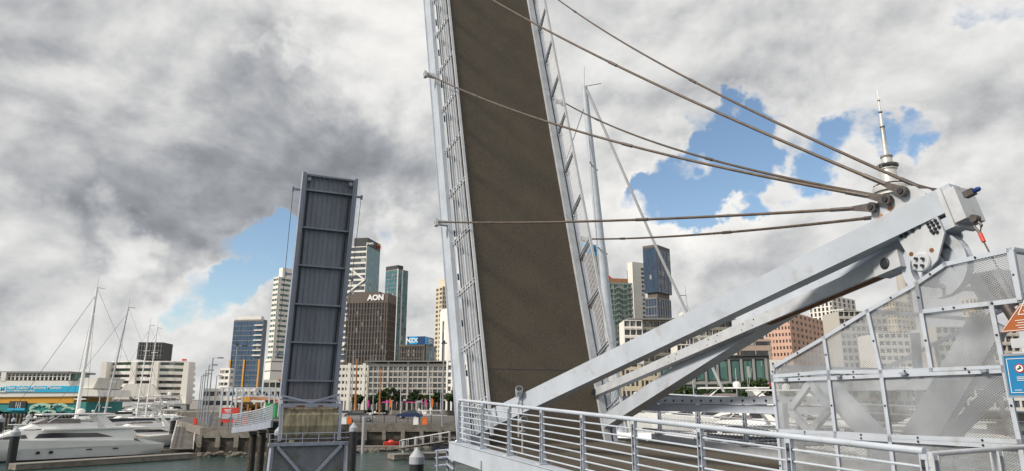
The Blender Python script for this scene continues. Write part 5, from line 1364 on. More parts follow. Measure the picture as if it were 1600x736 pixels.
# grey glass waterfront building
A = at(1030, 560, 212); B_ = at(1196, 558, 200)
tg = thing('building', 'grey concrete-framed waterfront building with large green glass panes', 'building', (A.x, A.y, GZ)); zt = A.z
A.z = 0; B_.z = 0; d = (B_ - A).normalized(); nb = Vector((-d.y, d.x, 0)); ln = (B_ - A).length
build('wall', MB().prism([A + nb * .6, B_ + nb * .6, B_ + nb * 20, A + nb * 20], GZ, zt), M_BGREY, tg, WORLD)
q = MB(); nbay = 9
for i in range(nbay + 1):
    p0 = A + d * (ln * i / nbay - .35); p1 = A + d * (ln * i / nbay + .35); q.prism([p0 - nb * .2, p1 - nb * .2, p1 + nb * .62, p0 + nb * .62], GZ, zt - .3)
for z_ in (zt - .5, GZ + (zt - GZ) * .52, GZ + .3): q.prism([A - nb * .12, B_ - nb * .12, B_ + nb * .61, A + nb * .61], z_ - .35, z_ + .35)
build('frame', q, mat('light_grey_frame', (.24, .24, .235), .7), tg, WORLD)
for i in range(nbay):
    for za, zb in ((GZ + 1.2, GZ + (zt - GZ) * .52 - .9), (GZ + (zt - GZ) * .52 + .9, zt - 1.3)):
        p0 = A + d * (ln * i / nbay + .7); p1 = A + d * (ln * (i + 1) / nbay - .7)
        build('window', MB().prism([p0 + nb * .3, p1 + nb * .3, p1 + nb * .59, p0 + nb * .59], za, zb), G_GREEN, tg, WORLD)
build('roof', MB().prism([A - nb * 1 - d * 1, B_ - nb * 1 + d * 1, B_ + nb * 20, A + nb * 20], zt, zt + .4), M_BDARK, tg, WORLD)
building('building', 'pale block with slim windows right of the grey and green-glass building', 1190, 1232, 1236, 562, 230, 4, 4, M_BWHITE, G_DARK, cols=(6, 2), pier=.5, span=.4, dep=15)
building('building', 'brown-striped low office block left of the pink stone building', 1130, 1204, 1206, 530, 330, 4, 7, mat('tan_stone', (.42, .33, .27), .8), G_DARK, cols=(3, 1), pier=.05, span=.55, dep=15)
building('building', 'small cream gabled building between the striped block and the mast legs', 1108, 1152, 1160, 548, 290, 10, 4, M_BCREAM, M_BCREAM, cols=(5, 2), pier=.5, span=.6, proud=.05, dep=15)
building('building', 'pink stone office building with grids of small dark windows above the wire cage', 1192, 1233, 1300, 486, 360, 40, 14, M_BPINK, G_DARK, cols=(8, 11), pier=.50, span=.52, proud=.35)
b = building('tower', 'white striped residential tower behind the pink stone building', 1262, 1300, 1335, 462, 470, 52, 22, M_BWHITE, G_DARK, cols=(6, 5), pier=.45, span=.25, proud=.6, roof=[(.2, .7, .2, .8, 3, M_BWHITE)])
terrace('cream balconied apartment block behind the upper left of the wire cage', 1310, 1385, 486, 330, 13, 9, GZ, 18, m=mat('warm_render2', (.48, .46, .42), .8))
terrace('pale balconied apartment block seen through the middle of the wire cage', 1372, 1470, 520, 290, 10, 10, GZ, 18)
terrace('white balconied apartment block seen through the right of the wire cage', 1462, 1590, 510, 270, 9, 12, GZ, 18, m=mat('warm_render3', (.52, .49, .45), .8))
building('tower', 'tall cream tower seen through the knee of the wire cage', 1378, 1398, 1424, 470, 420, 58, 18, M_BCREAM, G_GREY, cols=(4, 4), pier=.4, span=.4)
building('tower', 'slim cream tower behind the right panels of the wire cage', 1500, 1520, 1536, 465, 420, 62, 18, M_BCREAM, G_GREY, cols=(3, 3), pier=.4, span=.4)
building('building', 'low dark waterfront building behind the wire cage', 1235, 1420, 1424, 575, 215, 3, 4, M_BGREY, G_GREEN, cols=(14, 2), pier=.2, span=.35, dep=15)
building('building', 'low grey waterfront building at the right end behind the wire cage', 1424, 1640, 1644, 572, 212, 3, 4, M_BWHITE, G_GREY, cols=(16, 2), pier=.2, span=.35, dep=15)

# -- tall broadcasting tower
SKY_Y = 690
base = at(1411, 430, SKY_Y); tip = at(1368, 131, SKY_Y)
S0 = Vector(((base.x + at(1390, 290, SKY_Y).x) / 2, SKY_Y, 0))
sk = thing('observation_tower', 'tall grey observation tower with round pod and silver needle mast above the bridge head', 'tower', (S0.x, S0.y, GZ))
def zat(y): return at(1390, y, SKY_Y).z
q = [(6, GZ), (5.8, zat(330))]
build('shaft', MB().lathe(q, S0, 28), mat('tower_concrete', (.42, .40, .37), .8, 0, .08, .05), sk, WORLD, smooth=True)
q = MB()
for k in range(30): q.box((S0.x, S0.y - 5.7, 40 + k * 5), (1.6, .6, 2.4))
build('shaft_window', q, G_DARK, sk, WORLD)
R_ = lambda px_: px_ * SKY_Y / FPX
build('pod', MB().lathe([(6, zat(319)), (R_(20), zat(311)), (R_(24), zat(306)), (R_(24), zat(303)), (R_(26.5), zat(300)), (R_(27), zat(294)), (R_(22), zat(288)), (R_(15), zat(285))], S0, 40), M_SILVER, sk, WORLD)
for y0, y1, rr_ in ((309.5, 306, 24.4), (302, 299.0, 26.0), (293.5, 289.5, 25.2)):
    build('window_ring', MB().lathe([(R_(rr_ - 1), zat(y0)), (R_(rr_), zat(y0) + .1), (R_(rr_), zat(y1) - .1), (R_(rr_ - 1), zat(y1))], S0, 40), G_DARK, sk, WORLD)
build('neck', MB().lathe([(R_(13), zat(294)), (R_(12), zat(268)), (R_(11.6), zat(266)), (R_(14), zat(265)), (R_(14), zat(262)), (R_(9), zat(260)), (R_(8.2), zat(247))], S0, 28), M_SILVER, sk, WORLD, smooth=True)
build('upper_deck', MB().lathe([(R_(13), zat(265)), (R_(16.5), zat(261)), (R_(16.5), zat(258)), (R_(12), zat(256))], S0, 32), G_DARK, sk, WORLD)
build('ring_platform', MB().lathe([(R_(9), zat(247)), (R_(9.5), zat(245)), (R_(9), zat(243.5))], S0, 24), M_BGREY, sk, WORLD)
build('needle', MB().lathe([(R_(5), zat(245)), (R_(3.6), zat(228)), (R_(3.2), zat(200)), (R_(2.6), zat(199)), (R_(2.4), zat(178)), (R_(1.5), zat(177)), (R_(1.3), zat(158)), (R_(.7), zat(157)), (R_(.35), zat(132))], S0, 16), M_SILVER, sk, WORLD, smooth=True)
for y_, r_ in ((199, 4.2), (176, 3.4), (158, 2.2)): build('ring', MB().lathe([(R_(r_), zat(y_)), (R_(r_), zat(y_ - 1.6))], S0, 16), M_BGREY, sk, WORLD)
q = MB()
for k in range(16):
    q.lathe([(R_(3.7), zat(226 - k * 1.7)), (R_(3.7), zat(225.4 - k * 1.7))], S0, 8)
build('aerial_rings', q, M_BGREY, sk, WORLD)

# -- ship-shaped white building at the left
A = at(158, 574, 235); B_ = at(306, 574, 235)
hb = thing('building', 'white ship-shaped waterfront building with dark ribbon windows and a black roof box', 'building', ((A.x + B_.x) / 2, 245, GZ))
cx_ = (A.x + B_.x) / 2; W_ = (B_.x - A.x) * .86; ztp = at(230, 566, 235).z
HF = Matrix.Translation((cx_, 235, 0)) @ Matrix.Rotation(R(6), 4, 'Z') @ Matrix.Translation((-cx_, -235, 0)); fl_ = 6; fh = (ztp - (GZ + 3.5)) / fl_
q = MB()
def ffp(k, ins=0.0, zf=0):
    w = W_ / 2 * (1.0 - .035 * (fl_ - k) * 0 - .012 * k) - ins; 
    return [(cx_ - w, 237 + ins), (cx_ - w * .55, 234.6 + ins), (cx_ + w * .05, 233.6 + ins), (cx_ + w * .62, 234.8 + ins), (cx_ + w, 238 + ins), (cx_ + w * .9, 246), (cx_ - w * .9, 246)]
for k in range(fl_ + 1):
    z_ = GZ + 3.5 + k * fh; q.prism(ffp(k), z_, z_ + fh * .52 if k < fl_ else z_ + .4)
for fx in (-.98, -.30, .22, .93):
    x_ = cx_ + W_ / 2 * fx
    q.plate([(x_ - 1.1, 233.2, GZ + 2), (x_ + 1.1, 233.2, GZ + 2), (x_ + .8, 233.2, ztp), (x_ - .8, 233.2, ztp)], (0, 1, 0), 6)
build('wall', q, M_BWHITE, hb, HF)
for k in range(fl_): build('window_band', MB().prism(ffp(k, .9), GZ + 3.5 + k * fh + fh * .52 + .01, GZ + 3.5 + (k + 1) * fh - .01), G_GREEN if k >= fl_ - 2 else G_DARK, hb, HF)
build('flared_skirt', MB().add([(cx_ - W_ * .36, 233.0, GZ + 3), (cx_ + W_ * .24, 233.0, GZ + 3), (cx_ + W_ * .10, 232.4, GZ + 8.5), (cx_ - W_ * .20, 232.4, GZ + 8.5), (cx_ - W_ * .36, 236, GZ + 3), (cx_ + W_ * .24, 236, GZ + 3), (cx_ + W_ * .10, 236, GZ + 8.5), (cx_ - W_ * .20, 236, GZ + 8.5)], [(0, 1, 2, 3), (7, 6, 5, 4), (0, 4, 5, 1), (1, 5, 6, 2), (2, 6, 7, 3), (3, 7, 4, 0)]), M_BWHITE, hb, HF)
build('dark_podium', MB().prism(ffp(0, 1.5), GZ, GZ + 3.5), M_BDARK, hb, HF)
r0 = at(218, 561, 240); r1 = at(258, 536, 240)
rb_ = build('roof_box', MB().box(((r0.x + r1.x) / 2, 244, (r0.z + r1.z) / 2), (r1.x - r0.x, 9, r1.z - r0.z + .4)), M_BDARK, hb, HF)
q = MB()
for k in range(9): q.box((r0.x + (r1.x - r0.x) * (k + .5) / 9, 239.4, (r0.z + r1.z) / 2), (.18, .12, r1.z - r0.z))
for k in range(3): q.box(((r0.x + r1.x) / 2, 239.3, r0.z + (r1.z - r0.z) * (.2 + .3 * k)), (r1.x - r0.x, .12, .18))
build('screen_grid', q, M_BGREY, rb_, HF)
build('roof_sign', MB().box((B_.x - 5, 236, ztp + .9), (1.4, .5, .6)), M_RED, hb, HF)
# wharf it stands on
struct('pavement', MB().prism([(-230, 200), (-66, 200), (-50, 236), (-50, 275), (-230, 275)], -8, GZ - .02), M_CONC, label=None)

# -- museum on its wharf
MY = 172
x0 = at(-60, 620, MY).x; x1 = at(130, 620, MY).x
def mz(y): return at(60, y, MY).z
mu = thing('museum', 'long white waterfront museum with blue banner and painted wave mural over a yellow band', 'museum', ((x0 + x1) / 2, MY + 8, GZ))
struct('wharf_deck', MB().box(((x0 + x1) / 2 + 3, MY + 12, GZ - .4), (x1 - x0 + 14, 34, .8)), M_CONC)
build('lower_wall', MB().box(((x0 + x1) / 2, MY + 8, (GZ + mz(628)) / 2), (x1 - x0 + 2, 16, mz(628) - GZ)), M_TEAL, mu, WORLD)
build('yellow_band', MB().box(((x0 + x1) / 2 - 1, MY + 7.9, (mz(630) + mz(620)) / 2), (x1 - x0 - 2, 16.3, mz(620) - mz(630))), M_YELL, mu, WORLD)
build('upper_wall', MB().plate([(x0, MY - .6, mz(621)), (x1 + 4, MY - .6, mz(619)), (x1 + 3.5, MY - .6, mz(609)), (x1 - 3, MY - .6, mz(607)), (x1 - 4, MY - .6, mz(595)), (x0, MY - .6, mz(595))], (0, 1, 0), 15), M_BWHITE, mu, WORLD)
build('gable_block', MB().plate([(x1 - 4, MY + 1, mz(607)), (x1 + 1.5, MY + 1, mz(607)), (x1 + 2.5, MY + 1, mz(590)), (x1 - 2, MY + 1, mz(590))], (0, 1, 0), 12), M_BWHITE, mu, WORLD)
bx1 = at(124, 605, MY - 1).x
bn = build('banner', MB().box(((x0 + bx1) / 2, MY - .72, mz(608)), (bx1 - x0, .2, mz(604) - mz(612) + .25)), mat('banner_blue', (.02, .42, .68), .5), mu, WORLD)
tc_ = at(57, 606.3, MY)
text('lettering', 'New Zealand Maritime Museum', 1.02, plane_matrix((tc_.x, MY - .85, mz(605.9)), (1, 0, 0)), M_LITW, mu, .02, WORLD, .012)
text('lettering', 'HUI TE ANANUI A TANGAROA', .50, plane_matrix((at(36, 611, MY).x, MY - .85, mz(610.8)), (1, 0, 0)), M_LITW, mu, .02, WORLD, .01)
lg_ = build('logo_panel', MB().box((at(8, 608, MY).x, MY - .85, mz(608)), (1.6, .05, 1.5)), M_LITW, mu, WORLD)
text('logo_letter', 'M', 1.4, plane_matrix((at(8, 608, MY).x, MY - .92, mz(608)), (1, 0, 0)), mat('banner_blue2', (.02, .42, .68), .5), mu, .02, WORLD, .05)
# terrace and roof
q = MB()
for k in range(26):
    xx = x0 + (x1 - 4 - x0) * k / 25; q.box((xx, MY, (mz(594) + mz(583)) / 2), (.25, .25, mz(583) - mz(594)))
q.box(((x0 + x1 - 4) / 2, MY, mz(588.5)), (x1 - 4 - x0, .15, .12)).box(((x0 + x1 - 4) / 2, MY, mz(585.5)), (x1 - 4 - x0, .15, .12))
build('terrace_rail', q, M_BWHITE, mu, WORLD)
build('terrace_glazing', MB().box(((x0 + x1 - 4) / 2, MY + 5, (mz(594) + mz(583)) / 2), (x1 - 4 - x0, 6, mz(583) - mz(594))), G_GREEN, mu, WORLD)
build('roof', MB().box(((x0 + x1) / 2 - 2.5, MY + 5, mz(582)), (x1 - x0 - 3, 11, .5)), M_BGREY, mu, WORLD)
build('end_wall', MB().box((at(8, 590, MY).x, MY - .2, (mz(594) + mz(583)) / 2), (1.2, 1.0, mz(583) - mz(594) + .4)), M_BWHITE, mu, WORLD)
for xx in (25, ):
    c_ = at(xx + 4, 634, MY)
    w_ = build('window', MB().box((c_.x, MY - .35, mz(633)), (4.1, .2, 1.9)), G_DARK, mu, WORLD)
    build('window_sill', MB().box((c_.x, MY - .5, mz(639.5)), (4.2, .4, .5)), mat('banner_blue', (.02, .42, .68)), w_, WORLD)
    build('window_frame', MB().box((c_.x + .2, MY - .48, mz(633)), (.12, .06, 1.4)).box((c_.x + .7, MY - .48, mz(633)), (.12, .06, 1.4)).box((c_.x - .3, MY - .48, mz(633)), (.12, .06, 1.4)), M_LITW, w_, WORLD)
M_FOAM = mat('mural_foam', (.35, .55, .45), .7)
M_TEALD = mat('mural_dark_teal', (.01, .10, .11), .7)
random.seed(5)
for (cx0, cy0, s_) in ((66, 638, 3.0), (78, 645, 1.8), (94, 636, 2.2), (108, 640, 1.6), (55, 645, 1.6)):
    c_ = at(cx0, cy0, MY); pts = []
    for a_ in range(14):
        th_ = a_ / 13 * math.pi * 1.15; pts.append((c_.x + math.cos(th_) * s_, MY - .36, mz(cy0) + math.sin(th_) * s_ * .42))
    for a_ in range(13, -1, -1):
        th_ = a_ / 13 * math.pi * 1.15; rr_ = .62 + .2 * math.sin(a_ * 2.3); pts.append((c_.x - .3 + math.cos(th_) * s_ * rr_, MY - .36, mz(cy0) - .1 + math.sin(th_) * s_ * .42 * rr_))
    build('mural_wave', MB().plate(pts, (0, 1, 0), .04), M_FOAM, mu, WORLD)
q = MB()
for k in range(40):
    xx = x0 + (x1 - x0) * random.random(); q.plate([(xx, MY - .2, mz(646)), (xx + 2.4, MY - .2, mz(646)), (xx + 1.6, MY - .2, mz(646) + random.uniform(.2, .8))], (0, 1, 0), .04)
build('mural_dark_peak', q, M_TEALD, mu, WORLD)  # dark teal triangles of the mural along the wall foot
wp_ = thing('wharf_piles', 'row of dark timber fender piles along the museum wharf', 'fender', ((x0 + x1) / 2, MY - 5, WZ))
for k in range(44):
    xx = x0 + (x1 + 8 - x0) * k / 43; build('pile', MB().lathe([(.22, WZ - 2), (.2, GZ + .1)], (xx, MY - 5.4, 0), 7), M_PILE, wp_, WORLD)
build('waling', MB().box(((x0 + x1) / 2 + 3, MY - 5.2, GZ - .5), (x1 - x0 + 10, .3, .4)), M_TIMBER, wp_, WORLD)

# ------------------------------------------------------------------ quay furniture
def lamp_post(x, ytop, Y, label, z0=GZ, arm=.9, side=1, group='lamp posts on the quay', cross=False):
    p = at(x, ytop, Y); hh = p.z
    t = thing('street_lamp', label, 'street lamp', (p.x, p.y, z0), 0, group)
    build('pole', MB().tube([(p.x, p.y, z0), (p.x, p.y, hh)], .11, 10, r2=.075), M_GALV, t, WORLD, smooth=True)
    build('base_plate', MB().box((p.x, p.y, z0 + .03), (.4, .4, .05)), M_GALV, t, WORLD)
    a = build('arm', MB().bar((p.x, p.y, hh - .05), (p.x + side * arm, p.y, hh), .06, .06), M_GALV, t, WORLD)
    build('lamp_head', MB().box((p.x + side * arm, p.y, hh - .02), (.75, .32, .14)), M_BDARK, a, WORLD)
    if cross:
        build('second_head', MB().box((p.x, p.y, hh + .15), (.28, .28, .35)), M_BDARK, t, WORLD)
lamp_post(371, 540, 92, 'tallest lamp post with dark head by the red sign on the quay', arm=1.0, cross=True)
lamp_post(333, 559, 100, 'lamp post with long head, first of the receding row at the quay corner', arm=1.1)
lamp_post(327, 570, 108, 'second lamp post of the receding row at the quay corner')
lamp_post(322, 578, 116, 'third lamp post of the receding row at the quay corner')
lamp_post(318, 584, 124, 'fourth lamp post of the receding row at the quay corner')
lamp_post(315, 587, 134, 'farthest lamp post of the receding row at the quay corner')
lamp_post(339, 587, 140, 'distant thin lamp post just right of the receding row', arm=.7)
lamp_post(450, 531, 96, 'lamp post with dark double head rising beside the far leaf at its left', side=-1, arm=.5)
lamp_post(694, 536, 92, 'thick lamp post standing on the quay just left of the near leaf', arm=-.0, cross=True)
lamp_post(553, 548, 150, 'lamp post seen just right of the far leaf in front of the dark tower', arm=.7)
# fence along the quay edge
def fence(label, a, b, z0, h, n, m, barsn=3, name='fence', group='quay fences'):
    t = thing(name, label, 'fence', (a.x, a.y, z0), 0, group); a = Vector((a.x, a.y, z0)); b = Vector((b.x, b.y, z0))
    for k in range(n + 1):
        p = a.lerp(b, k / n); build('fence_post', MB().box(p + Vector((0, 0, h / 2)), (.08, .08, h)), m, t, WORLD)
    for k in range(barsn):
        z = h - k * (h - .15) / max(1, barsn - 1) if barsn > 1 else h
        build('fence_rail', MB().bar(a + Vector((0, 0, z)), b + Vector((0, 0, z)), .07, .09 if k == 0 else .035), m, t, WORLD)
    q = MB(); m_ = n * 7
    for k in range(m_): q.box(a.lerp(b, (k + .5) / m_) + Vector((0, 0, h / 2)), (.02, .02, h - .1))
    if barsn == 2: build('balusters', q, m, t, WORLD)
    return t
vA = Vector((qc.x, qc.y + .9, 0)); vB = Vector((qd.x, qd.y + .9, 0))
fence('dark wire fence along the quay edge between the two leaves', vA, vB, GZ, 1.15, 11, M_BDARK, 2)
vA = Vector((qa.x + 2.8, qa.y + 1.2, 0)); vB = Vector((qb.x - .5, qb.y + 1.0, 0))
fence('dark low fence with black top rail in front of the red sign', vA, vB, GZ, 1.1, 5, M_BDARK, 1)
vC = Vector((-56, 132, 0))
fence('galvanised fence running back along the quay side above the gangway', Vector((qa.x + .3, qa.y + 1, 0)), vC, GZ, 1.3, 14, M_GALV, 3)
# red event sign
p0 = at(348, 668, 94); 
rs = thing('information_board', 'bright red free-standing board with picture panel on the quay corner', 'sign', (at(361, 668, 94).x, 94, GZ))
zt = at(361, 637, 94).z; xa, xb = at(347, 640, 94).x, at(373, 640, 94).x
build('board', MB().box(((xa + xb) / 2, 94, (zt + GZ + .35) / 2), (xb - xa, .12, zt - GZ - .35)), M_RED, rs, WORLD)
build('picture_panel', MB().box(((xa + xb) / 2, 93.92, GZ + .35 + (zt - GZ) * .36), ((xb - xa) * .9, .05, (zt - GZ) * .30)), mat('photo_panel', (.25, .42, .55), .5, 0, .3, 1.2, col2=(.45, .45, .42)), rs, WORLD)
for k in range(3): build('lettering', MB().box((xa + .25 + .55, 93.92, zt - .25 - k * .16), (1.0 - .2 * k, .03, .07)), M_LITW, rs, WORLD)
for xx in (xa + .15, xb - .15): build('leg', MB().box((xx, 94.05, GZ + .25), (.08, .5, .5)), M_BDARK, rs, WORLD)
# white steel gantry and red-roofed pavilion
gt = thing('gantry', 'white steel truss gantry spanning the quay road', 'gantry', (at(386, 650, 135).x, 135, GZ))
xa, xb = at(342, 620, 135).x, at(426, 620, 135).x; z1 = at(386, 606, 135).z; z0_ = at(386, 614, 135).z
for y_ in (135, 138):
    f = MB().bar((xa, y_, z1), (xb, y_, z1), .2, .2).bar((xa, y_, z0_ - .6), (xb, y_, z0_ - .6), .2, .2)
    for k in range(6):
        a_ = xa + (xb - xa) * k / 6; b_ = xa + (xb - xa) * (k + 1) / 6
        f.bar((a_, y_, z0_ - .6), ((a_ + b_) / 2, y_, z1), .12, .12).bar(((a_ + b_) / 2, y_, z1), (b_, y_, z0_ - .6), .12, .12)
    build('truss', f, M_STEEL, gt, WORLD)
    for xx in (xa + .6, xa + 3.4, xb - .6): build('leg', MB().box((xx, y_, (z1 + GZ) / 2), (.3, .3, z1 - GZ)), M_STEEL, gt, WORLD)
pv = thing('pavilion', 'small white pavilion with shallow red gabled roof and yellow sign under the gantry', 'pavilion', (at(388, 650, 142).x, 142, GZ))
xa, xb = at(362, 630, 142).x, at(414, 630, 142).x; ze = at(388, 625, 142).z; zr = at(388, 618, 142).z
f = MB().add([(xa, 142, ze), (xb, 142, ze), ((xa + xb) / 2, 142, zr), (xa, 150, ze), (xb, 150, ze), ((xa + xb) / 2, 150, zr)], [(0, 1, 2), (5, 4, 3), (0, 2, 5, 3), (2, 1, 4, 5), (1, 0, 3, 4)])
build('roof', f, M_OCHRE, pv, WORLD)
build('beam', MB().box(((xa + xb) / 2, 141.9, ze - .25), (xb - xa, .3, .4)), M_BWHITE, pv, WORLD)
for k in range(5): build('column', MB().box((xa + (xb - xa) * k / 4, 142, (ze + GZ) / 2 - .2), (.35, .35, ze - GZ - .4)), M_BWHITE if k in (0, 4) else M_OCHRE, pv, WORLD)
build('yellow_sign', MB().box(((xa + xb) / 2 - .4, 141.6, ze + .1), (1.5, .1, 1.0)), M_YELL, pv, WORLD)
kk = thing('kiosk', 'small cream kiosk with steep terracotta roof right of the gantry', 'kiosk', (at(434, 650, 150).x, 150, GZ))
xa, xb = at(421, 640, 150).x, at(447, 640, 150).x; ze = at(434, 632, 150).z; zr = at(434, 621, 150).z
build('wall', MB().box(((xa + xb) / 2, 153, (ze + GZ) / 2), (xb - xa - .8, 5.5, ze - GZ)), M_BWHITE, kk, WORLD)
build('roof', MB().add([(xa, 149.5, ze), (xb, 149.5, ze), ((xa + xb) / 2, 153, zr), (xa, 156.5, ze), (xb, 156.5, ze)], [(0, 1, 2), (1, 4, 2), (4, 3, 2), (3, 0, 2), (0, 3, 4, 1)]), M_OCHRE, kk, WORLD)
build('window', MB().box(((xa + xb) / 2, 150.2, (ze + GZ) / 2 + .3), (1.6, .1, .9)), G_DARK, kk, WORLD)
def small(name, label, cat, x, ybase, Y, dims, m, group=None, rz=0, extra=None):
    p = at(x, ybase, Y); t = thing(name, label, cat, (p.x, p.y, GZ + .012), rz, group); w, d, h = dims
    build('body', MB().add(*[[( -w / 2, -d / 2, 0), (w / 2, -d / 2, 0), (w / 2, d / 2, 0), (-w / 2, d / 2, 0), (-w * .44, -d * .42, h), (w * .44, -d * .42, h), (w * .44, d * .42, h), (-w * .44, d * .42, h)],
          [(3, 2, 1, 0), (4, 5, 6, 7), (0, 1, 5, 4), (1, 2, 6, 5), (2, 3, 7, 6), (3, 0, 4, 7)]]), m, t)
    build('lid', MB().box((0, 0, h + .05), (w * .98, d * .95, .1)), extra or m, t)
    return t
small('waste_cabin', 'bright green upright cabin beside the far approach railing', 'cabin', 419, 650, 128, (1.1, 1.2, 2.6), M_GREEN)
small('waste_cabin', 'second bright green cabin, slightly lower, right of its twin', 'cabin', 427, 650, 128, (1.1, 1.2, 2.5), M_GREEN)
small('barrier', 'orange plastic barrier at the quay edge beside the parked silver car', 'barrier', 546, 655, 100, (.7, .4, .85), M_ORANGE, 'plastic barriers at the quay edge')
small('barrier', 'white plastic barrier at the quay edge right of the far leaf', 'barrier', 538, 655, 99, (.7, .4, .85), M_LITW, 'plastic barriers at the quay edge')
small('barrier', 'orange plastic barrier at the quay edge left of the thick lamp post', 'barrier', 664, 655, 97, (.7, .4, .85), M_ORANGE, 'plastic barriers at the quay edge')
small('barrier', 'white plastic barrier left of the right-hand orange one', 'barrier', 650, 655, 97, (.7, .4, .85), M_LITW, 'plastic barriers at the quay edge')
small('barrier', 'red and white cone-like barrier near the far approach railing', 'barrier', 383, 660, 98, (.5, .5, .9), M_RED, 'plastic barriers at the quay edge')
small('life_ring_box', 'red life-saving box at the foot of the side quay wall', 'box', 304, 668, 96, (.45, .3, .8), M_RED)
# cars
def car(label, x, y, Y, rz, paint, van=False):
    p = at(x, y, Y); t = thing('parked_car', label, 'car', (p.x, p.y, GZ + .012), rz, 'cars parked on the island quay')
    L = 4.5; B = 1.8; h1 = .78; h2 = 1.48 if not van else 1.9
    prof = [(-2.2, .32), (-2.25, .70), (-2.05, .95), (-1.55, 1.0), (1.0, .98), (1.75, .86), (2.2, .68), (2.25, .34)]
    q = MB(); n_ = len(prof); q.add([(a, -B / 2, b) for a, b in prof] + [(a, B / 2, b) for a, b in prof], [tuple(range(n_)), tuple(range(n_, 2 * n_))[::-1]] + [(i, (i + 1) % n_, n_ + (i + 1) % n_, n_ + i) for i in range(n_)])
    build('body', q, paint, t)
    gl = build('windows', cabin(MB(), -1.9, 1.15, .84, .80, .97, h2 - .05, 1.0, .55, tum=.18), M_DKWIN, t)
    build('roof', MB().box((-.35, 0, h2 - .02), (1.65, 1.28, .06)), paint, t)
    for sx in (-1.38, 1.38):
        for sy in (-.86, .86):
            w_ = build('wheel', MB().lathe([(.32, -.1), (.32, .1)], (sx, sy, .32), 16, axis=(0, 1, 0)), M_PILE, t)
            build('rim', MB().lathe([(.19, -.11), (.19, .11)], (sx, sy, .32), 12, axis=(0, 1, 0)), M_GALV, w_)
    for sy in (-.62, .62):
        build('headlight', MB().box((2.2, sy, .66), (.10, .32, .12)), M_LITW, t); build('tail_light', MB().box((-2.2, sy, .78), (.10, .30, .14)), M_RED, t)
M_SILV = mat('silver_paint', (.42, .43, .45), .25, .5, .05); M_DKPT = mat('dark_paint', (.02, .022, .03), .2, .2, .05); M_WPT = mat('white_paint', (.70, .70, .70), .25, 0, .03)
car('silver estate car parked at the quay fence right of the far leaf', 563, 645, 110, .1, M_SILV)
car('dark car parked behind the silver one', 560, 643, 121, .15, M_DKPT)
car('white car parked at the left of the row by the far leaf', 540, 642, 128, .3, M_WPT)
car('dark blue car in the middle of the island quay', 640, 642, 128, 3.0, mat('blue_paint', (.02, .05, .15), .2, .2, .05))
# cafe parasols
def parasol(label, x, Y, m):
    p = at(x, 640, Y); t = thing('parasol', label, 'parasol', (p.x, p.y, GZ - .05), 0, 'cafe parasols in front of the hotel')
    build('canopy', MB().lathe([(1.9, 2.5), (.1, 3.3)], (0, 0, 0), 8), m, t); build('pole', MB().tube([(0, 0, 0), (0, 0, 3.3)], .04, 6), M_ALU, t)
M_MAG = mat('magenta_canvas', (.55, .04, .25), .7)
for x, lb, m in ((596, 'magenta parasol nearest the far leaf', M_MAG), (604, 'magenta parasol second from the left', M_MAG), (636, 'magenta parasol under the middle of the hotel', M_MAG), (645, 'magenta parasol right of the middle one', M_MAG), (655, 'blue-grey parasol left of the orange flag', M_GALV), (662, 'magenta parasol at the right end of the row', M_MAG)):
    parasol(lb, x, 229.8, m)
def flag(label, x, ytop, Y, m):
    p = at(x, ytop, Y); t = thing('feather_flag', label, 'flag', (p.x, p.y, GZ - .05), 0, 'feather flags on the promenade')
    h = p.z - GZ; build('pole', MB().tube([(0, 0, 0), (0, 0, h)], .05, 6), M_ALU, t)
    build('cloth', MB().plate([(.05, 0, h * .3), (.6, 0, h * .35), (.65, 0, h * .8), (.3, 0, h), (.05, 0, h)], (0, 1, 0), .03), m, t)
flag('magenta feather flag near the right end of the parasols', 664, 622, 215, M_MAG)
flag('orange-red feather flag close to the near leaf', 674, 622, 215, M_ORANGE)
flag('orange-red feather flag left of the middle of the hotel', 609, 623, 215, M_ORANGE)
flag('pink feather flag right of the first orange mast', 574, 624, 215, M_MAG)
flag('red banner flag in front of the waterside trees near the cage', 1201, 595, 198, M_RED)

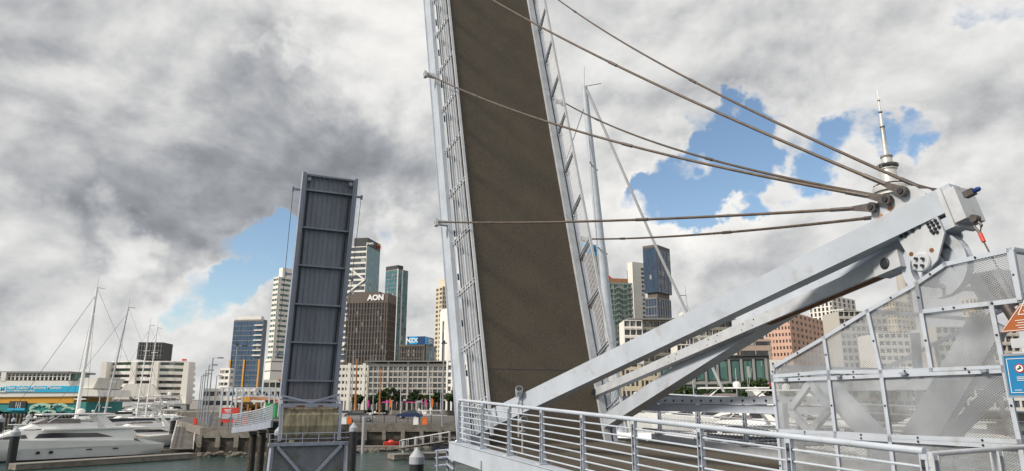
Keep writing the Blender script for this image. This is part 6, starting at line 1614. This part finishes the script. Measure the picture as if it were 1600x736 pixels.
# trees: trunk, limbs and a crown of small leaf faces in uneven clumps
def tree(label, x, Y, ytop, wpx, m, z0=GZ - .05, seed=0, group='trees along the promenade', flat=.62, nclump=26, per=90, lean=0):
    rnd = random.Random(seed); tp = at(x, ytop, Y); h = tp.z - z0; w = wpx * Y / FPX / 2
    t = thing('tree', label, 'tree', (tp.x, tp.y, z0), 0, group)
    q = MB().tube([(0, 0, 0), (.1, .05, h * .25), (.05, 0, h * .45)], h * .045, 8, r2=h * .03)
    cen = []
    for k in range(nclump):
        a_ = rnd.uniform(0, 6.283); r_ = w * math.sqrt(rnd.random()) * .85; zc = h * (.42 + .46 * rnd.random() * (1 - (r_ / w) ** 2 * .55))
        cen.append((Vector((r_ * math.cos(a_), r_ * math.sin(a_), zc)), w * rnd.uniform(.18, .34)))
    for c, r_ in cen[:8]: q.tube([(.05, 0, h * .40), (c.x * .5, c.y * .5, (h * .4 + c.z) / 2), c], h * .018, 5, r2=h * .006)
    build('trunk', q, M_TRUNK, t)
    L = MB(); s0 = max(.16, Y * .0016)
    for c, r_ in cen:
        for j in range(per):
            d = Vector((rnd.gauss(0, 1), rnd.gauss(0, 1), rnd.gauss(0, flat))).normalized() * r_ * rnd.random() ** .4
            p = c + Vector((d.x, d.y, d.z * .8)); s_ = s0 * rnd.uniform(.6, 1.3)
            a = Vector((rnd.gauss(0, 1), rnd.gauss(0, 1), rnd.gauss(0, .6))).normalized(); b = a.cross(Vector((rnd.gauss(0, 1), rnd.gauss(0, 1), rnd.gauss(0, 1)))).normalized()
            L.add([p - a * s_, p + b * s_ * .6, p + a * s_, p - b * s_ * .6], [(0, 1, 2, 3)])
    build('crown', L, m, t)
    return t
TREES = [(609, 226, 600, 24, M_LEAF, 'dark tree in front of the left half of the hotel'), (622, 228, 604, 14, M_LEAF, 'small dark tree right of the first hotel tree'),
         (711, 210, 600, 30, M_LEAF2, 'green tree close beside the near leaf'), (684, 232, 608, 16, M_LEAF, 'small tree at the right end of the hotel'),
         (584, 230, 614, 16, M_LEAF, 'small low tree between the two orange masts'),
         (1064, 196, 595, 39, M_LEAF2, 'light green spreading tree at the left end of the right-hand row'), (1092, 194, 598, 32, M_LEAF, 'dark spreading tree second in the right-hand row'),
         (1118, 196, 595, 34, M_LEAF, 'dark tree behind the slanting headsail'), (1140, 192, 591, 29, M_LEAF, 'tall dark tree left of the densest clump'),
         (1166, 190, 583, 39, M_LEAF, 'large dense dark tree before the grey glass building'), (1190, 190, 587, 34, M_LEAF, 'large dark tree near the corner of the wire cage'),
         (1235, 190, 591, 39, M_LEAF, 'tree seen through the left corner of the wire cage'), (1300, 192, 593, 41, M_LEAF2, 'tree seen behind the lower left cage panels'), (1390, 192, 591, 43, M_LEAF, 'tree seen behind the centre of the cage'),
         (1470, 188, 591, 46, M_LEAF, 'tree seen behind the right half of the cage'),
         (597, 222, 606, 20, M_LEAF, 'round dark tree between the magenta parasols and the hotel'), (648, 224, 606, 22, M_LEAF, 'bushy dark tree under the right half of the hotel'), (668, 222, 608, 18, M_LEAF2, 'mid green tree behind the orange feather flag'), (560, 226, 612, 18, M_LEAF, 'dark tree behind the first orange mast'),
         (1040, 195, 600, 34, M_LEAF, 'dark tree hidden partly by the mast leg at the left of the shore row'),
         (377, 155, 629, 22, M_LEAF3, 'golden brown tree under the gantry roof'), (395, 156, 629, 20, M_LEAF3, 'second golden brown tree under the gantry, further right'),
         (438, 170, 622, 30, M_LEAF, 'dark green tree behind the small kiosk'), (450, 150, 630, 26, M_LEAF3, 'golden tree just left of the far leaf'), (424, 190, 620, 20, M_LEAF, 'dark green tree left of the kiosk roof')]
for i, (x, Y, yt, w, m, lb) in enumerate(TREES): tree(lb, x, Y, yt, w, m, seed=i + 11)
for i, (x, y, lb) in enumerate(((650, 640, 'x'),)): pass
# tiny life on the promenade
def person(label, x, Y, top, legs, seed=0):
    p = at(x, 640, Y); t = thing('person', label, 'person', (p.x, p.y, GZ + .012), seed, 'people on the quay')
    q = MB()
    for sg in (-1, 1): q.tube([(sg * .10, .02 * sg, 0), (sg * .10, .0, .45), (sg * .09, 0, .88)], .065, 8, r2=.10)
    build('trousers', q, legs, t, smooth=True)
    b = MB().lathe([(.12, .84), (.17, .92), (.165, 1.1), (.20, 1.35), (.19, 1.44), (.07, 1.50), (.06, 1.56), (.095, 1.62), (.105, 1.70), (.085, 1.78), (.03, 1.81)], (0, 0, 0), 12)
    for sg in (-1, 1): b.tube([(sg * .19, 0, 1.42), (sg * .25, .02, 1.12), (sg * .24, -.06, .86)], .055, 6, r2=.035)
    build('body', b, mat('skin', (.45, .28, .20), .6), t, smooth=True)
    build('jacket', MB().lathe([(.15, .86), (.185, .92), (.18, 1.1), (.215, 1.35), (.20, 1.45), (.08, 1.49)], (0, 0, 0), 12), top, t, smooth=True)
person('person in a teal top standing under the gantry', 410, 120, M_TEAL, M_PILE, .3)
person('person in a white top walking right of the one in teal', 415, 121, M_LITW, M_NAVY, 1.0)
person('person in a red jacket under the pavilion roof', 391, 128, M_RED, M_PILE, 2.0)
person('person in a dark jacket left of the golden trees', 371, 126, M_BDARK, M_PILE, .8)

building('building', 'terracotta-coloured mid-rise block behind the mast legs left of the pink building', 1150, 1178, 1192, 512, 400, 40, 10, mat('rose_render', (.50, .30, .22), .8), G_DARK, cols=(6, 4), pier=.45, span=.45, proud=.3)
building('tower', 'pale grey residential tower between the pink building and the white striped one', 1296, 1318, 1345, 482, 440, 52, 18, mat('pale_grey_render', (.55, .55, .53), .8), G_GREEN, cols=(5, 5), pier=.3, span=.35, proud=.5)
building('building', 'tan mid-rise block behind the long cream apartments near the mast leg', 1120, 1140, 1156, 520, 420, 40, 10, mat('tan_render', (.48, .42, .34), .8), G_GREY, cols=(4, 3), pier=.35, span=.4, proud=.3)

# every loose bolt becomes a piece of its own
def split_islands(o):
    me = o.data; n = len(me.vertices); par = list(range(n))
    def fnd(a):
        while par[a] != a: par[a] = par[par[a]]; a = par[a]
        return a
    for p in me.polygons:
        v0 = fnd(p.vertices[0])
        for v in p.vertices[1:]: par[fnd(v)] = v0
    groups = {}
    for p in me.polygons: groups.setdefault(fnd(p.vertices[0]), []).append(p)
    if len(groups) < 2 or len(groups) > 60: return
    base = o.name.split('.')[0]
    for g in groups.values():
        idx = {}; vs = []; fs = []
        for p in g:
            f = []
            for v in p.vertices:
                if v not in idx: idx[v] = len(vs); vs.append(tuple(me.vertices[v].co))
                f.append(idx[v])
            fs.append(f)
        m2 = bpy.data.meshes.new(base); m2.from_pydata(vs, [], fs); m2.update(); m2.materials.append(me.materials[0])
        c = bpy.data.objects.new(base, m2); COL.objects.link(c); c.parent = o.parent
    bpy.data.objects.remove(o)
for o_ in [o for o in bpy.data.objects if o.type == 'MESH' and o.name.split('.')[0] in ('bolt', 'hub_bolt', 'bolt_hole', 'latch', 'rust_patch', 'rust_stain')]:
    split_islands(o_)
